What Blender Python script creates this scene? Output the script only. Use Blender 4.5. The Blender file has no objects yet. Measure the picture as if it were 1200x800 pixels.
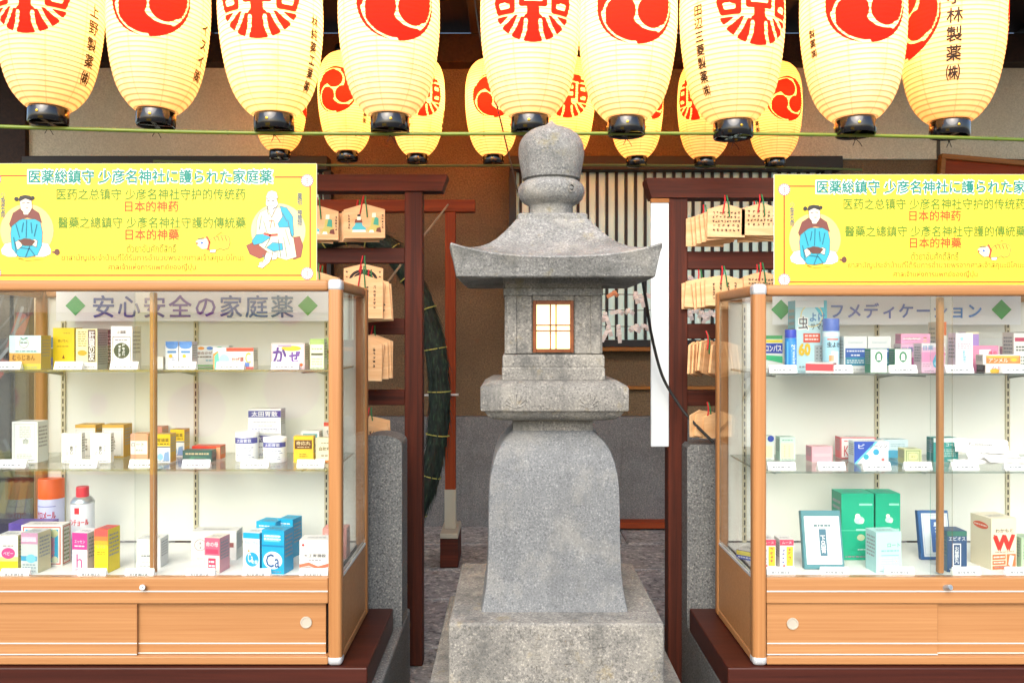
import bpy, bmesh, math, random
from mathutils import Matrix, Vector
R = math.radians
random.seed(7)
S = bpy.context.scene
COL = S.collection

# ------------------------------------------------------------------ camera, sky, sun, exposure
EYE = 1.5
cd = bpy.data.cameras.new('camera'); cam = bpy.data.objects.new('camera', cd); COL.objects.link(cam)
cam.location = (0, 0, EYE); cam.rotation_euler = (R(90), 0, 0)
cd.sensor_width = 36; cd.lens = 28.8; cd.shift_y = -8/1200; cd.clip_start = 0.05; cd.clip_end = 2000
S.camera = cam
SUN_EL, SUN_AZ = 40, 192          # the soft sun stands behind and above the photographer
w = bpy.data.worlds.new('World'); S.world = w; w.use_nodes = True
nt = w.node_tree; bg = nt.nodes['Background']
sky = nt.nodes.new('ShaderNodeTexSky'); sky.sky_type = 'NISHITA'; sky.sun_disc = False
sky.sun_elevation = R(SUN_EL); sky.sun_rotation = R(SUN_AZ); sky.dust_density = 3.0; sky.air_density = 1.0
nt.links.new(sky.outputs[0], bg.inputs[0]); bg.inputs[1].default_value = 0.15
sd = bpy.data.lights.new('sun', 'SUN'); sun = bpy.data.objects.new('sun', sd); COL.objects.link(sun)
sd.energy = 1.5; sd.angle = R(60); sd.color = (1, .95, .88)
_d = Vector((math.sin(R(SUN_AZ))*math.cos(R(SUN_EL)), math.cos(R(SUN_AZ))*math.cos(R(SUN_EL)), math.sin(R(SUN_EL))))
sun.rotation_euler = _d.to_track_quat('Z', 'Y').to_euler(); sun.location = (0, -4, 8)
S.view_settings.view_transform = 'Standard'; S.view_settings.look = 'None'
S.view_settings.gamma = 1; S.view_settings.exposure = 1.17
BULB_W = 3.3
S.cycles.use_denoising = True
S.cycles.max_bounces = 10; S.cycles.transparent_max_bounces = 24
S.cycles.sample_clamp_indirect = 6

# ------------------------------------------------------------------ helpers
F = 960.0
def at(px, py, Y):                    # a pixel of the 1200 x 800 photograph and a distance -> a point
    return Vector(((px-600)/F*Y, Y, EYE-(py-392)/F*Y))
def XX(px, Y): return (px-600)/F*Y
def ZZ(py, Y): return EYE-(py-392)/F*Y

def srgb(h):
    h = h.lstrip('#'); out = []
    if len(h) == 3: h = ''.join(c*2 for c in h)
    for i in (0, 2, 4):
        c = int(h[i:i+2], 16)/255
        out.append(c/12.92 if c <= .04045 else ((c+.055)/1.055)**2.4)
    return (*out, 1)

MATS = {}
def colp(h, rough=.42):                # printed card: never as white as paper in the sun
    k = ('print', h, rough)
    if k not in MATS:
        m = col(h, rough).copy(); m.name = 'print_'+h.strip('#'); b = m.node_tree.nodes['Principled BSDF']; c = srgb(h); b.inputs['Base Color'].default_value = (c[0]*.8, c[1]*.8, c[2]*.8, 1); MATS[k] = m
    return MATS[k]
def col(h, rough=.5, metal=0, coat=0):
    k = (h, rough, metal, coat)
    if k not in MATS:
        m = bpy.data.materials.new('colour_'+h.strip('#')); m.use_nodes = True
        b = m.node_tree.nodes['Principled BSDF']
        b.inputs['Base Color'].default_value = srgb(h); b.inputs['Roughness'].default_value = rough
        b.inputs['Metallic'].default_value = metal; b.inputs['Coat Weight'].default_value = coat
        MATS[k] = m
    return MATS[k]

class NT:
    def __init__(s, name):
        s.m = bpy.data.materials.new(name); s.m.use_nodes = True; s.t = s.m.node_tree; s.n = s.t.nodes
        s.b = s.n['Principled BSDF']; s.out = s.n['Material Output']
    def new(s, typ, **kw):
        n = s.n.new(typ)
        for k, v in kw.items(): setattr(n, k, v)
        return n
    def lk(s, a, b): s.t.links.new(a, b)
    def coord(s, scale=(1, 1, 1), which='Object'):
        tc = s.new('ShaderNodeTexCoord'); mp = s.new('ShaderNodeMapping'); mp.inputs['Scale'].default_value = scale
        s.lk(tc.outputs[which], mp.inputs[0]); return mp.outputs[0]
    def noise(s, vec, scale, detail=4, rough=.6, dist=0):
        n = s.new('ShaderNodeTexNoise'); n.inputs['Scale'].default_value = scale; n.inputs['Detail'].default_value = detail
        n.inputs['Roughness'].default_value = rough; n.inputs['Distortion'].default_value = dist
        s.lk(vec, n.inputs['Vector']); return n.outputs[0]
    def ramp(s, f, stops):
        r = s.new('ShaderNodeValToRGB'); e = r.color_ramp.elements
        while len(e) < len(stops): e.new(.5)
        for q, (p, c) in zip(e, stops): q.position = p; q.color = c
        s.lk(f, r.inputs[0]); return r.outputs[0]
    def mix(s, f, a, b, typ='MIX'):
        n = s.new('ShaderNodeMix', data_type='RGBA', blend_type=typ)
        for v, i in ((f, 0), (a, 6), (b, 7)):
            if isinstance(v, (int, float, tuple)): n.inputs[i].default_value = v
            else: s.lk(v, n.inputs[i])
        return n.outputs[2]
    def bump(s, h, strength, dist=.002):
        b = s.new('ShaderNodeBump'); b.inputs['Strength'].default_value = strength; b.inputs['Distance'].default_value = dist
        s.lk(h, b.inputs['Height']); s.lk(b.outputs[0], s.b.inputs['Normal'])
    def base(s, c): s.lk(c, s.b.inputs['Base Color'])
    def rough(s, v): s.b.inputs['Roughness'].default_value = v

def wood(name, dark, light, grain=(3, 3, 60), rough=.45, bump=.15, coat=0):
    q = NT(name); v = q.coord(grain)
    n = q.noise(v, 1.0, 6, .65, .6); n2 = q.noise(q.coord((grain[0]*.35, grain[1]*.35, grain[2]*.35)), 1, 2)
    c = q.ramp(n, [(.28, srgb(dark)), (.72, srgb(light))])
    c = q.mix(q.ramp(n2, [(.35, (0, 0, 0, 1)), (.75, (.45,)*3+(1,))]), c, srgb(dark))
    q.base(c); q.rough(rough); q.b.inputs['Specular IOR Level'].default_value = .3; q.b.inputs['Coat Weight'].default_value = coat; q.b.inputs['Coat Roughness'].default_value = .2
    q.bump(n, bump, .001); return q.m

def granite(name, cols, scale=220, stain=.5, staincol='#3a3c3c', rough=.75, bump=.35, streak=True, moss=None, mottle=0):
    q = NT(name); v = q.coord()
    n = q.noise(v, scale, 2, .75); c = q.ramp(n, [(.33, srgb(cols[0])), (.47, srgb(cols[1])), (.56, srgb(cols[1])), (.68, srgb(cols[2]))])
    big = q.noise(v, 5.5, 6, .68, .4)
    c = q.mix(q.ramp(big, [(.48, (0, 0, 0, 1)), (.7, (stain,)*3+(1,))]), c, srgb(staincol))
    if mottle:
        mt = q.noise(v, 24, 5, .7, .3); c = q.mix(q.ramp(mt, [(.4, (0, 0, 0, 1)), (.68, (mottle,)*3+(1,))]), c, srgb(staincol))
        lt = q.noise(v, 9, 4, .6); c = q.mix(q.ramp(lt, [(.52, (0, 0, 0, 1)), (.7, (mottle*.7,)*3+(1,))]), c, srgb('#aaa698'))
    if streak:
        st = q.noise(q.coord((16, 16, 1.1)), 1, 4, .6)
        c = q.mix(q.ramp(st, [(.56, (0, 0, 0, 1)), (.74, (stain*.9,)*3+(1,))]), c, srgb(staincol))
    if moss:
        mo = q.noise(v, 14, 5, .7); c = q.mix(q.ramp(mo, [(.58, (0, 0, 0, 1)), (.72, (.5,)*3+(1,))]), c, srgb(moss))
    q.base(c); q.rough(rough)
    ad = q.new('ShaderNodeMath', operation='ADD'); q.lk(n, ad.inputs[0]); q.lk(q.noise(v, 45, 4, .7), ad.inputs[1])
    q.bump(ad.outputs[0], bump, .003); return q.m

M = {}
M['wood'] = wood('orange_laminate', '#98683f', '#b08255', (1.3, 110, 110), .42, .05)
M['wood_v'] = wood('orange_laminate_upright', '#98663b', '#b28051', (110, 110, 1.4), .38, .05)
M['plinthwood'] = wood('mahogany_boards', '#2b100b', '#4d2116', (1.2, 40, 55), .38, .2)
M['rackwood'] = wood('stained_timber', '#2c0f06', '#5e2612', (50, 50, 1.6), .68, .3)
M['rackwood_h'] = wood('stained_timber_level', '#2c0f06', '#5e2613', (1.6, 50, 50), .68, .3)
M['rawwood_h'] = wood('reddish_timber_level', '#6e280a', '#943f12', (1.6, 50, 50), .72, .3)
M['rawwood_v'] = wood('reddish_timber', '#72290a', '#984112', (50, 50, 1.6), .72, .3)
M['sill'] = wood('honey_timber', '#7a4a18', '#a86c2a', (1.5, 50, 50), .5, .2)
M['eave'] = wood('old_eave_timber', '#1e120b', '#3a2416', (40, 1.2, 40), .7, .4)
M['plaque'] = wood('pale_cypress', '#cb9c6c', '#e6c496', (4, 60, 40), .6, .1)
M['stone'] = granite('weathered_granite', ('#55544f', '#807e78', '#aaa69b'), 160, .85, '#4a4b49', .85, .5, True, '#8a7a4c', .4)
M['stone_smooth'] = granite('fine_grey_stone', ('#505355', '#6d7071', '#8d9090'), 190, .42, '#4b4e51', .8, .3, True, None, .28)
M['stone_roof'] = granite('weathered_roof_stone', ('#5c5d5c', '#828381', '#a9a8a2'), 170, .75, '#454743', .85, .5, False, '#8a7f54', .4)
M['granite'] = granite('speckled_granite', ('#3a3c3d', '#66696a', '#94958f'), 150, .3, '#3a3c3d', .7, .3, False)
M['stonewall'] = granite('footing_stone', ('#4c4d4d', '#686969', '#86857f'), 120, .4, '#3f4140', .85, .4)
M['paving'] = granite('split_paving_stone', ('#57585a', '#8a8b8b', '#bcbbb6'), 30, .35, '#3a3b3b', .8, 1.0, False)
M['black'] = col('#0b0b0d', .6)
M['lacquer'] = col('#07070a', .18, 0, .6)
M['metal'] = col('#b9bdbf', .35, .9)
M['trim'] = col('#dcdcd6', .4, .3)
M['silver'] = col('#cfd4d6', .42, .55)
M['white'] = col('#f1f1ee', .5)
M['card'] = col('#f6f7f8', .5)
M['panelback'] = col('#d9dad2', .6)
M['wire'] = col('#141414', .6)
M['gold'] = col('#c79a3a', .3, 1)

def m_stucco(name, ca, cb, cc):
    q = NT(name); v = q.coord()
    n = q.noise(v, 90, 3, .7); big = q.noise(v, 1.6, 6, .7)
    c = q.ramp(n, [(.3, srgb(ca)), (.7, srgb(cb))])
    c = q.mix(q.ramp(big, [(.35, (0, 0, 0, 1)), (.7, (.6,)*3+(1,))]), c, srgb(cc))
    q.base(c); q.rough(.95); q.bump(n, .8, .008); return q.m
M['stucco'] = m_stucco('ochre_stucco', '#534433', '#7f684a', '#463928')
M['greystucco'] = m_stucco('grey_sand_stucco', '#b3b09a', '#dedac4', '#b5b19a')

def m_asphalt():
    q = NT('asphalt'); v = q.coord(); n = q.noise(v, 60, 4, .7)
    q.base(q.ramp(n, [(.3, (.05, .05, .05, 1)), (.7, (.11, .11, .108, 1))])); q.rough(.9); q.bump(n, .5, .004); return q.m
M['asphalt'] = m_asphalt()

def m_glass(name, tint, rough=0.0, extra=0.0):
    q = NT(name); tr = q.new('ShaderNodeBsdfTransparent'); tr.inputs[0].default_value = tint
    gl = q.new('ShaderNodeBsdfGlossy'); gl.inputs['Roughness'].default_value = rough
    fr = q.new('ShaderNodeFresnel'); ge = q.new('ShaderNodeNewGeometry')
    ir = q.new('ShaderNodeMapRange'); ir.inputs[3].default_value = 1.5; ir.inputs[4].default_value = 1/1.5     # a thin pane reflects alike from both sides
    q.lk(ge.outputs['Backfacing'], ir.inputs[0]); q.lk(ir.outputs[0], fr.inputs[0])
    mx = q.new('ShaderNodeMixShader')
    if extra:
        a = q.new('ShaderNodeMath', operation='ADD'); a.inputs[1].default_value = extra; q.lk(fr.outputs[0], a.inputs[0]); q.lk(a.outputs[0], mx.inputs[0])
    else: q.lk(fr.outputs[0], mx.inputs[0])
    q.lk(tr.outputs[0], mx.inputs[1]); q.lk(gl.outputs[0], mx.inputs[2]); q.lk(mx.outputs[0], q.out.inputs[0]); return q.m
M['glass'] = m_glass('clear_glass', (.985, .995, .985, 1))
M['shelfglass'] = m_glass('shelf_glass', (.95, .975, .965, 1), .05)
M['glassedge'] = m_glass('glass_edge', (.8, .9, .87, 1), .15, .25)

def m_film():
    q = NT('translucent_film'); d = q.new('ShaderNodeBsdfDiffuse'); d.inputs[0].default_value = srgb('#f6f8fb')
    t = q.new('ShaderNodeBsdfTranslucent'); t.inputs[0].default_value = srgb('#eef0ee'); tr = q.new('ShaderNodeBsdfTransparent')
    m1 = q.new('ShaderNodeMixShader'); m1.inputs[0].default_value = .35; q.lk(d.outputs[0], m1.inputs[1]); q.lk(t.outputs[0], m1.inputs[2])
    m2 = q.new('ShaderNodeMixShader'); m2.inputs[0].default_value = .12; q.lk(m1.outputs[0], m2.inputs[1]); q.lk(tr.outputs[0], m2.inputs[2])
    q.lk(m2.outputs[0], q.out.inputs[0]); return q.m
M['film'] = m_film()

def m_paper():
    q = NT('lantern_paper')
    a = q.new('ShaderNodeAttribute', attribute_name='mark'); h = q.new('ShaderNodeAttribute', attribute_name='hoop')
    r = q.new('ShaderNodeMapRange', interpolation_type='SMOOTHSTEP'); r.inputs[1].default_value = .38; r.inputs[2].default_value = .62
    q.lk(a.outputs['Fac'], r.inputs[0])
    n = q.noise(q.coord((40, 40, 5)), 1, 4)
    c = q.mix(q.ramp(n, [(.3, (0, 0, 0, 1)), (.8, (.3,)*3+(1,))]), srgb('#fbf3df'), srgb('#efdfb8'))
    hm = q.new('ShaderNodeMath', operation='MULTIPLY'); hm.inputs[1].default_value = .75; q.lk(h.outputs['Fac'], hm.inputs[0])
    oi = q.new('ShaderNodeObjectInfo'); c = q.mix(q.ramp(oi.outputs['Random'], [(0, (0, 0, 0, 1)), (1, (.55,)*3+(1,))]), c, srgb('#ecd49a'))
    blot = q.noise(q.coord((9, 9, 7)), 1, 5, .7); c = q.mix(q.ramp(blot, [(.52, (0, 0, 0, 1)), (.72, (.35,)*3+(1,))]), c, srgb('#dcb878'))
    c = q.mix(hm.outputs[0], c, srgb('#a5763a'))
    c = q.mix(r.outputs[0], c, srgb('#d02420'))
    d = q.new('ShaderNodeBsdfDiffuse'); t = q.new('ShaderNodeBsdfTranslucent'); q.lk(c, d.inputs[0]); q.lk(c, t.inputs[0])
    m1 = q.new('ShaderNodeMixShader'); m1.inputs[0].default_value = .5; q.lk(d.outputs[0], m1.inputs[1]); q.lk(t.outputs[0], m1.inputs[2])
    q.lk(m1.outputs[0], q.out.inputs[0]); return q.m
M['paper'] = m_paper()

def m_emit(name, h, s):
    q = NT(name); q.b.inputs['Base Color'].default_value = srgb(h); q.b.inputs['Emission Color'].default_value = srgb(h)
    q.b.inputs['Emission Strength'].default_value = s; return q.m
M['litpaper'] = m_emit('lit_window_paper', '#ffdf9c', 1.1)
def m_leaf():
    q = NT('bound_reeds'); n = q.noise(q.coord((60, 60, 18)), 1, 4)
    q.base(q.ramp(n, [(.3, srgb('#080f0b')), (.55, srgb('#14281b')), (.78, srgb('#3a5636'))])); q.rough(.7); q.bump(n, .8, .01); return q.m
M['reed'] = m_leaf()
def m_bamboo():
    q = NT('green_bamboo'); n = q.noise(q.coord((2, 60, 60)), 1, 3)
    q.base(q.ramp(n, [(.3, srgb('#4a6218')), (.7, srgb('#7c8c2e'))])); q.rough(.35); return q.m
M['bamboo'] = m_bamboo()
M['bamboo_old'] = col('#4d5a2a', .5)

# ------------------------------------------------------------------ mesh building
class MB:
    def __init__(s): s.v = []; s.f = []; s.m = []; s.mats = []; s.X = Matrix.Identity(4)
    def mi(s, mat):
        if mat not in s.mats: s.mats.append(mat)
        return s.mats.index(mat)
    def add(s, vs, fs, mat):
        o = len(s.v); s.v += [tuple(s.X @ Vector(p)) for p in vs]; i = s.mi(mat)
        for f in fs: s.f.append([o+k for k in f]); s.m.append(i)
    def box(s, x0, x1, y0, y1, z0, z1, mat, bev=0, seg=2, mats=None):
        if bev <= 0:
            vs = [(x0, y0, z0), (x1, y0, z0), (x1, y1, z0), (x0, y1, z0), (x0, y0, z1), (x1, y0, z1), (x1, y1, z1), (x0, y1, z1)]
            fs = [(0, 3, 2, 1), (4, 5, 6, 7), (0, 1, 5, 4), (1, 2, 6, 5), (2, 3, 7, 6), (3, 0, 4, 7)]
            if mats:        # bottom, top, front, right, back, left
                o = len(s.v); s.v += [tuple(s.X @ Vector(p)) for p in vs]
                for f, mm in zip(fs, mats): s.f.append([o+k for k in f]); s.m.append(s.mi(mm))
            else: s.add(vs, fs, mat)
            return
        bm = bmesh.new(); bmesh.ops.create_cube(bm, size=1)
        for q in bm.verts: q.co = Vector(((x0+x1)/2+q.co.x*(x1-x0), (y0+y1)/2+q.co.y*(y1-y0), (z0+z1)/2+q.co.z*(z1-z0)))
        bmesh.ops.bevel(bm, geom=list(bm.edges), offset=bev, segments=seg, affect='EDGES', profile=.5)
        s.add([tuple(q.co) for q in bm.verts], [[q.index for q in f.verts] for f in bm.faces], mat) if not bm.verts.index_update() else None
        bm.free()
    def tube(s, pts, r, mat, n=8, cap=True):
        pts = [Vector(p) for p in pts]; vs = []; fs = []
        rr = r if isinstance(r, (list, tuple)) else [r]*len(pts)
        t0 = (pts[1]-pts[0]).normalized(); up = Vector((0, 0, 1)) if abs(t0.z) < .9 else Vector((0, 1, 0))
        a = t0.cross(up).normalized()
        for i, p in enumerate(pts):
            t = (pts[min(i+1, len(pts)-1)]-pts[max(i-1, 0)]).normalized()
            a = (a-t*a.dot(t)).normalized(); b = t.cross(a)
            for k in range(n):
                an = 2*math.pi*k/n; vs.append(p+(a*math.cos(an)+b*math.sin(an))*rr[i])
        for i in range(len(pts)-1):
            for k in range(n):
                k2 = (k+1) % n; fs.append((i*n+k, i*n+k2, (i+1)*n+k2, (i+1)*n+k))
        if cap: fs.append(tuple(range(n))[::-1]); fs.append(tuple((len(pts)-1)*n+k for k in range(n)))
        s.add(vs, fs, mat)
    def lathe(s, prof, mat, n=32, caps=True, sq=None):
        vs = []; fs = []
        for r, z in prof:
            for k in range(n):
                a = 2*math.pi*(k+.5)/n; vs.append((r*math.cos(a), r*math.sin(a), z))
        for i in range(len(prof)-1):
            for k in range(n):
                k2 = (k+1) % n; fs.append((i*n+k, i*n+k2, (i+1)*n+k2, (i+1)*n+k))
        if caps: fs.append(tuple(range(n))[::-1]); fs.append(tuple((len(prof)-1)*n+k for k in range(n)))
        s.add(vs, fs, mat)
    def prism(s, poly, y0, y1, mat):         # poly in (x,z), extruded along y
        n = len(poly); ar = sum(poly[i][0]*poly[(i+1) % n][1]-poly[(i+1) % n][0]*poly[i][1] for i in range(n))
        if ar < 0: poly = poly[::-1]
        vs = [(x, y0, z) for x, z in poly]+[(x, y1, z) for x, z in poly]
        fs = [tuple(range(n)), tuple(range(2*n-1, n-1, -1))]+[((i+1) % n, i, n+i, n+(i+1) % n) for i in range(n)]
        s.add(vs, fs, mat)
    def flat(s, poly, y, mat):               # a flat printed shape in the plane y, seen from -y
        n = len(poly); ar = sum(poly[i][0]*poly[(i+1) % n][1]-poly[(i+1) % n][0]*poly[i][1] for i in range(n))
        if ar < 0: poly = poly[::-1]
        s.add([(x, y, z) for x, z in poly], [tuple(range(n))], mat)
    def disc(s, cx, cz, r, y, mat, n=20, rz=None):
        rz = rz or r; s.flat([(cx+r*math.cos(2*math.pi*k/n), cz+rz*math.sin(2*math.pi*k/n)) for k in range(n)], y, mat)
    def ring(s, cx, cz, r, wd, y, mat, n=28, rz=None):
        rz = rz or r; vs = []
        for k in range(n):
            a = 2*math.pi*k/n; vs += [(cx+r*math.cos(a), y, cz+rz*math.sin(a)), (cx+(r-wd)*math.cos(a), y, cz+(rz-wd)*math.sin(a))]
        s.add(vs, [(2*k, 2*((k+1) % n), 2*((k+1) % n)+1, 2*k+1) for k in range(n)], mat)
    def line(s, pts, wd, y, mat):            # a brush line in the plane y
        for (x0, z0), (x1, z1) in zip(pts, pts[1:]):
            d = Vector((x1-x0, z1-z0)); L = d.length
            if L < 1e-6: continue
            d /= L; nx, nz = -d.y*wd/2, d.x*wd/2; ex, ez = d.x*wd*.3, d.y*wd*.3
            s.flat([(x0-ex+nx, z0-ez+nz), (x0-ex-nx, z0-ez-nz), (x1+ex-nx, z1+ez-nz), (x1+ex+nx, z1+ez+nz)], y, mat)
    def text(s, txt, x0, x1, zc, y, mat, h=None, bold=0, vert=False, fit=True):
        """writing in the plane y: fitted to x0..x1 (and to the height h when given)"""
        vs, fs, (a, b, c, d) = glyphs(txt, 0, vert)
        if not vs: return
        sx = (x1-x0)/max(b-a, 1e-6); sz = (h/max(d-c, 1e-6)) if h else sx
        if not fit: sx = sz; x0 = (x0+x1)/2-(b-a)*sx/2
        for i, (ox, oz) in enumerate([(0, 0)] if bold <= 0 else [(0, 0)] if bold < .001 else [(1, .6), (-1, -.6), (.6, -1), (-.6, 1)]):
            s.add([(x0+(p[0]-a)*sx+ox*bold*sx, y-i*.00003, zc+(p[1]-(c+d)/2)*sz+oz*bold*sz) for p in vs], fs, mat)
    def build(s, name, parent=None, loc=None, smooth=False, rot=None):
        me = bpy.data.meshes.new(name); me.from_pydata(s.v, [], s.f)
        for mm in s.mats: me.materials.append(mm)
        me.polygons.foreach_set('material_index', s.m)
        if smooth: me.polygons.foreach_set('use_smooth', [True]*len(me.polygons))
        me.update()
        o = bpy.data.objects.new(name, me); COL.objects.link(o)
        if parent: o.parent = parent
        if loc is not None: o.location = loc
        if rot is not None: o.rotation_euler = rot
        if smooth: sharp(me)
        return o

def sharp(me, ang=38):
    me.set_sharp_from_angle(angle=R(ang))

GL = {}
def glyphs(txt, bold=0, vert=False):
    k = (txt, bold, vert)
    if k not in GL:
        c = bpy.data.curves.new('writing', 'FONT'); c.body = '\n'.join(txt) if vert else txt
        c.resolution_u = 2; c.offset = bold; c.align_x = 'CENTER'; c.space_line = .78 if vert else 1
        o = bpy.data.objects.new('writing', c); COL.objects.link(o)
        ev = o.evaluated_get(bpy.context.evaluated_depsgraph_get()); me = ev.to_mesh()
        vs = [(p.co.x, p.co.y) for p in me.vertices]; fs = []
        for p in me.polygons:
            q = list(p.vertices); ar = sum(vs[q[i]][0]*vs[q[(i+1) % len(q)]][1]-vs[q[(i+1) % len(q)]][0]*vs[q[i]][1] for i in range(len(q)))
            fs.append(q if ar > 0 else q[::-1])
        bb = (min(p[0] for p in vs), max(p[0] for p in vs), min(p[1] for p in vs), max(p[1] for p in vs)) if vs else (0, 1, 0, 1)
        ev.to_mesh_clear(); COL.objects.unlink(o); bpy.data.objects.remove(o); bpy.data.curves.remove(c)
        GL[k] = (vs, fs, bb)
    return GL[k]

def worn_char(m, cx, cz, s, wd, y, mat, rr):
    for q in range(rr.randint(2, 3)):
        z = cz+s*rr.uniform(-.9, .9); m.line([(cx-s*rr.uniform(.4, .9), z), (cx+s*rr.uniform(.4, .9), z+s*.12)], wd, y, mat)
    for q in range(rr.randint(1, 3)):
        x = cx+s*rr.uniform(-.7, .7); z = cz+s*rr.uniform(.2, .9); m.line([(x, z), (x+s*rr.uniform(-.4, .4), z-s*rr.uniform(.6, 1.5))], wd, y-.0002, mat)
def tag(o, label=None, cat=None, group=None, kind=None):
    if label: o['label'] = label
    if cat: o['category'] = cat
    if group: o['group'] = group
    if kind: o['kind'] = kind
    return o
def thing(name, label, cat, loc=(0, 0, 0), rz=0, group=None):
    o = bpy.data.objects.new(name, None); COL.objects.link(o); o.empty_display_size = .1
    o.location = loc; o.rotation_euler = (0, 0, rz); return tag(o, label, cat, group)
def copy_tree(o, parent=None):
    c = o.copy(); COL.objects.link(c); c.parent = parent
    for ch in list(o.children): copy_tree(ch, c)
    return c
# ------------------------------------------------------------------ the ground and the shrine hall
FL = .15
m = MB(); m.add([(-300, -300, 0), (300, -300, 0), (300, 300, 0), (-300, 300, 0)], [(0, 1, 2, 3)], M['asphalt'])
tag(m.build('street'), kind='structure')
m = MB()
ys = [2.02, 2.9, 3.55, 4.2, 4.72, 5.3, 5.79]
for i in range(len(ys)-1):
    x = -4.4+(.35 if i % 2 else 0)
    while x < 4.4:
        x2 = min(x+random.uniform(.8, 1.2), 4.6); m.box(x+.003, x2-.003, ys[i]+.003, ys[i+1]-.003, 0.0, FL-random.uniform(0, .005), M['paving'], .008, 1); x = x2
m.box(-4.3, 4.5, 2.1, 5.75, .001, FL-.015, col('#3b3a36', .9))
tag(m.build('paving'), kind='structure')

WY = 5.81
hall = thing('shrine_hall', 'sand stucco hall front with slatted windows and dark eaves behind the stone lantern', 'building', (0, WY, 0))
hx0, hx1, hz1 = -4.4, 4.6, 3.62
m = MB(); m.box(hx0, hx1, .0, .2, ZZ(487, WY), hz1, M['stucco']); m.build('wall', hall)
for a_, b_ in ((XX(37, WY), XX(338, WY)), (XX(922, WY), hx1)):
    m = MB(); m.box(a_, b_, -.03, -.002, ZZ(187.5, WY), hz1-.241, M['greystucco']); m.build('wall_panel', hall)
m = MB(); m.box(hx0, hx1, -.04, .2, 0, ZZ(487, WY)-.002, M['stonewall'], .006, 1); m.build('stone_footing', hall)
m = MB(); m.box(XX(700, WY), XX(786, WY), -.16, -.045, ZZ(613, WY), ZZ(606, WY), M['rawwood_h'], .004, 1); m.build('threshold', hall)
m = MB(); m.box(hx0, hx1, -3.2, .2, hz1+.09, hz1+.13, M['eave']); m.build('ceiling', hall)
for i in range(14):
    x = hx0+.2+i*.66
    m = MB(); m.box(x-.045, x+.045, -3.3, .2, hz1-.04, hz1+.088, M['eave'], .004, 1); m.build('rafter', hall)
m = MB(); m.box(hx0, hx1, -.16, -.002, hz1-.24, hz1-.042, M['eave'], .005, 1); m.build('wall_beam', hall)
m = MB(); m.box(hx0, hx1, -3.42, -3.3, hz1-.1, hz1+.14, M['eave'], .005, 1); m.build('fascia', hall)
m = MB(); m.box(hx0, XX(37, WY), -.07, .2, FL, hz1-.25, M['eave'], .005, 1); m.build('corner_post', hall)
m = MB(); m.box(XX(1095, WY), XX(1099, WY), -.034, -.0305, ZZ(187, WY), hz1-.25, col('#4e4a40', .9)); m.build('wall_joint', hall)
# slatted windows: header, sill, pale panel, dark upright bars
def lattice(px0, px1, hd0, hd1):
    x0, x1 = XX(px0, WY), XX(px1, WY); zt, zb = ZZ(203, WY), ZZ(398, WY)
    m = MB()
    m.box(XX(hd0, WY), XX(hd1, WY), -.12, -.002, ZZ(203, WY), ZZ(187, WY), col('#1b1712', .6), .004, 1)
    m.box(x0, x1, -.1, -.002, ZZ(406, WY), ZZ(398, WY), M['black'])
    m.box(x0-.05, x0, -.1, -.002, ZZ(406, WY), ZZ(203, WY)-.002, M['black']); m.box(x1, x1+.05, -.1, -.002, ZZ(406, WY), ZZ(203, WY)-.002, M['black'])
    f = m.build('window', hall)
    m = MB(); m.box(x0, x1, -.03, -.004, zb, zt-.002, col('#d8fbf6', .6)); m.build('window_panel', f)
    m = MB(); x = x0+.02
    while x < x1-.01:
        m.box(x, x+.02, -.052, -.033, zb+.001, zt-.003, M['black']); x += 11.15/F*WY
    m.build('slat_lattice', f)
    m = MB(); m.box(x0-.05, x1+.05, -.13, -.002, ZZ(411, WY), ZZ(406.4, WY), M['sill'], .003, 1); m.build('window_sill', f)
lattice(605, 960, 597, 980); lattice(60, 383, 37, 388)
m = MB(); m.box(XX(700, WY), XX(960, WY), -.05, -.002, ZZ(455.5, WY), ZZ(452, WY), M['sill']); m.build('wall_rail', hall)
# framed board high on the wall, just above the sign
fr = thing('framed_board', 'honey wood framed board on the wall above the katakana header case', 'framed board', at(1160, 200, WY-.05))
m = MB(); w2 = .36
m.box(-w2, w2, -.03, .03, .05, .085, M['sill'], .004, 1); m.box(-w2, w2, -.03, .03, -.42, -.385, M['sill'], .004, 1)
m.box(-w2, -w2+.035, -.028, .028, -.386, .051, M['sill'], .004, 1); m.box(w2-.035, w2, -.028, .028, -.386, .051, M['sill'], .004, 1); m.build('frame', fr)
m = MB(); m.box(-w2+.034, w2-.034, 0, .02, -.386, .05, M['rawwood_h'], 0); m.build('board', fr)
fr.rotation_euler = (0, R(5), 0)
# pale conduit high on the wall
m = MB(); c0 = at(210, 30, WY-.03); pts = []
for k in range(13):
    a = k/12; pts.append(at(196+72*a, 40+22*math.sin(math.pi*a*.85)-a*8, WY-.03)-c0)
m.tube(pts, .011, col('#c9c2a8', .5), 8)
tag(m.build('wall_conduit', loc=c0, smooth=True), 'thin pale curved conduit on the stucco under the eaves', 'pipe')

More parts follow.
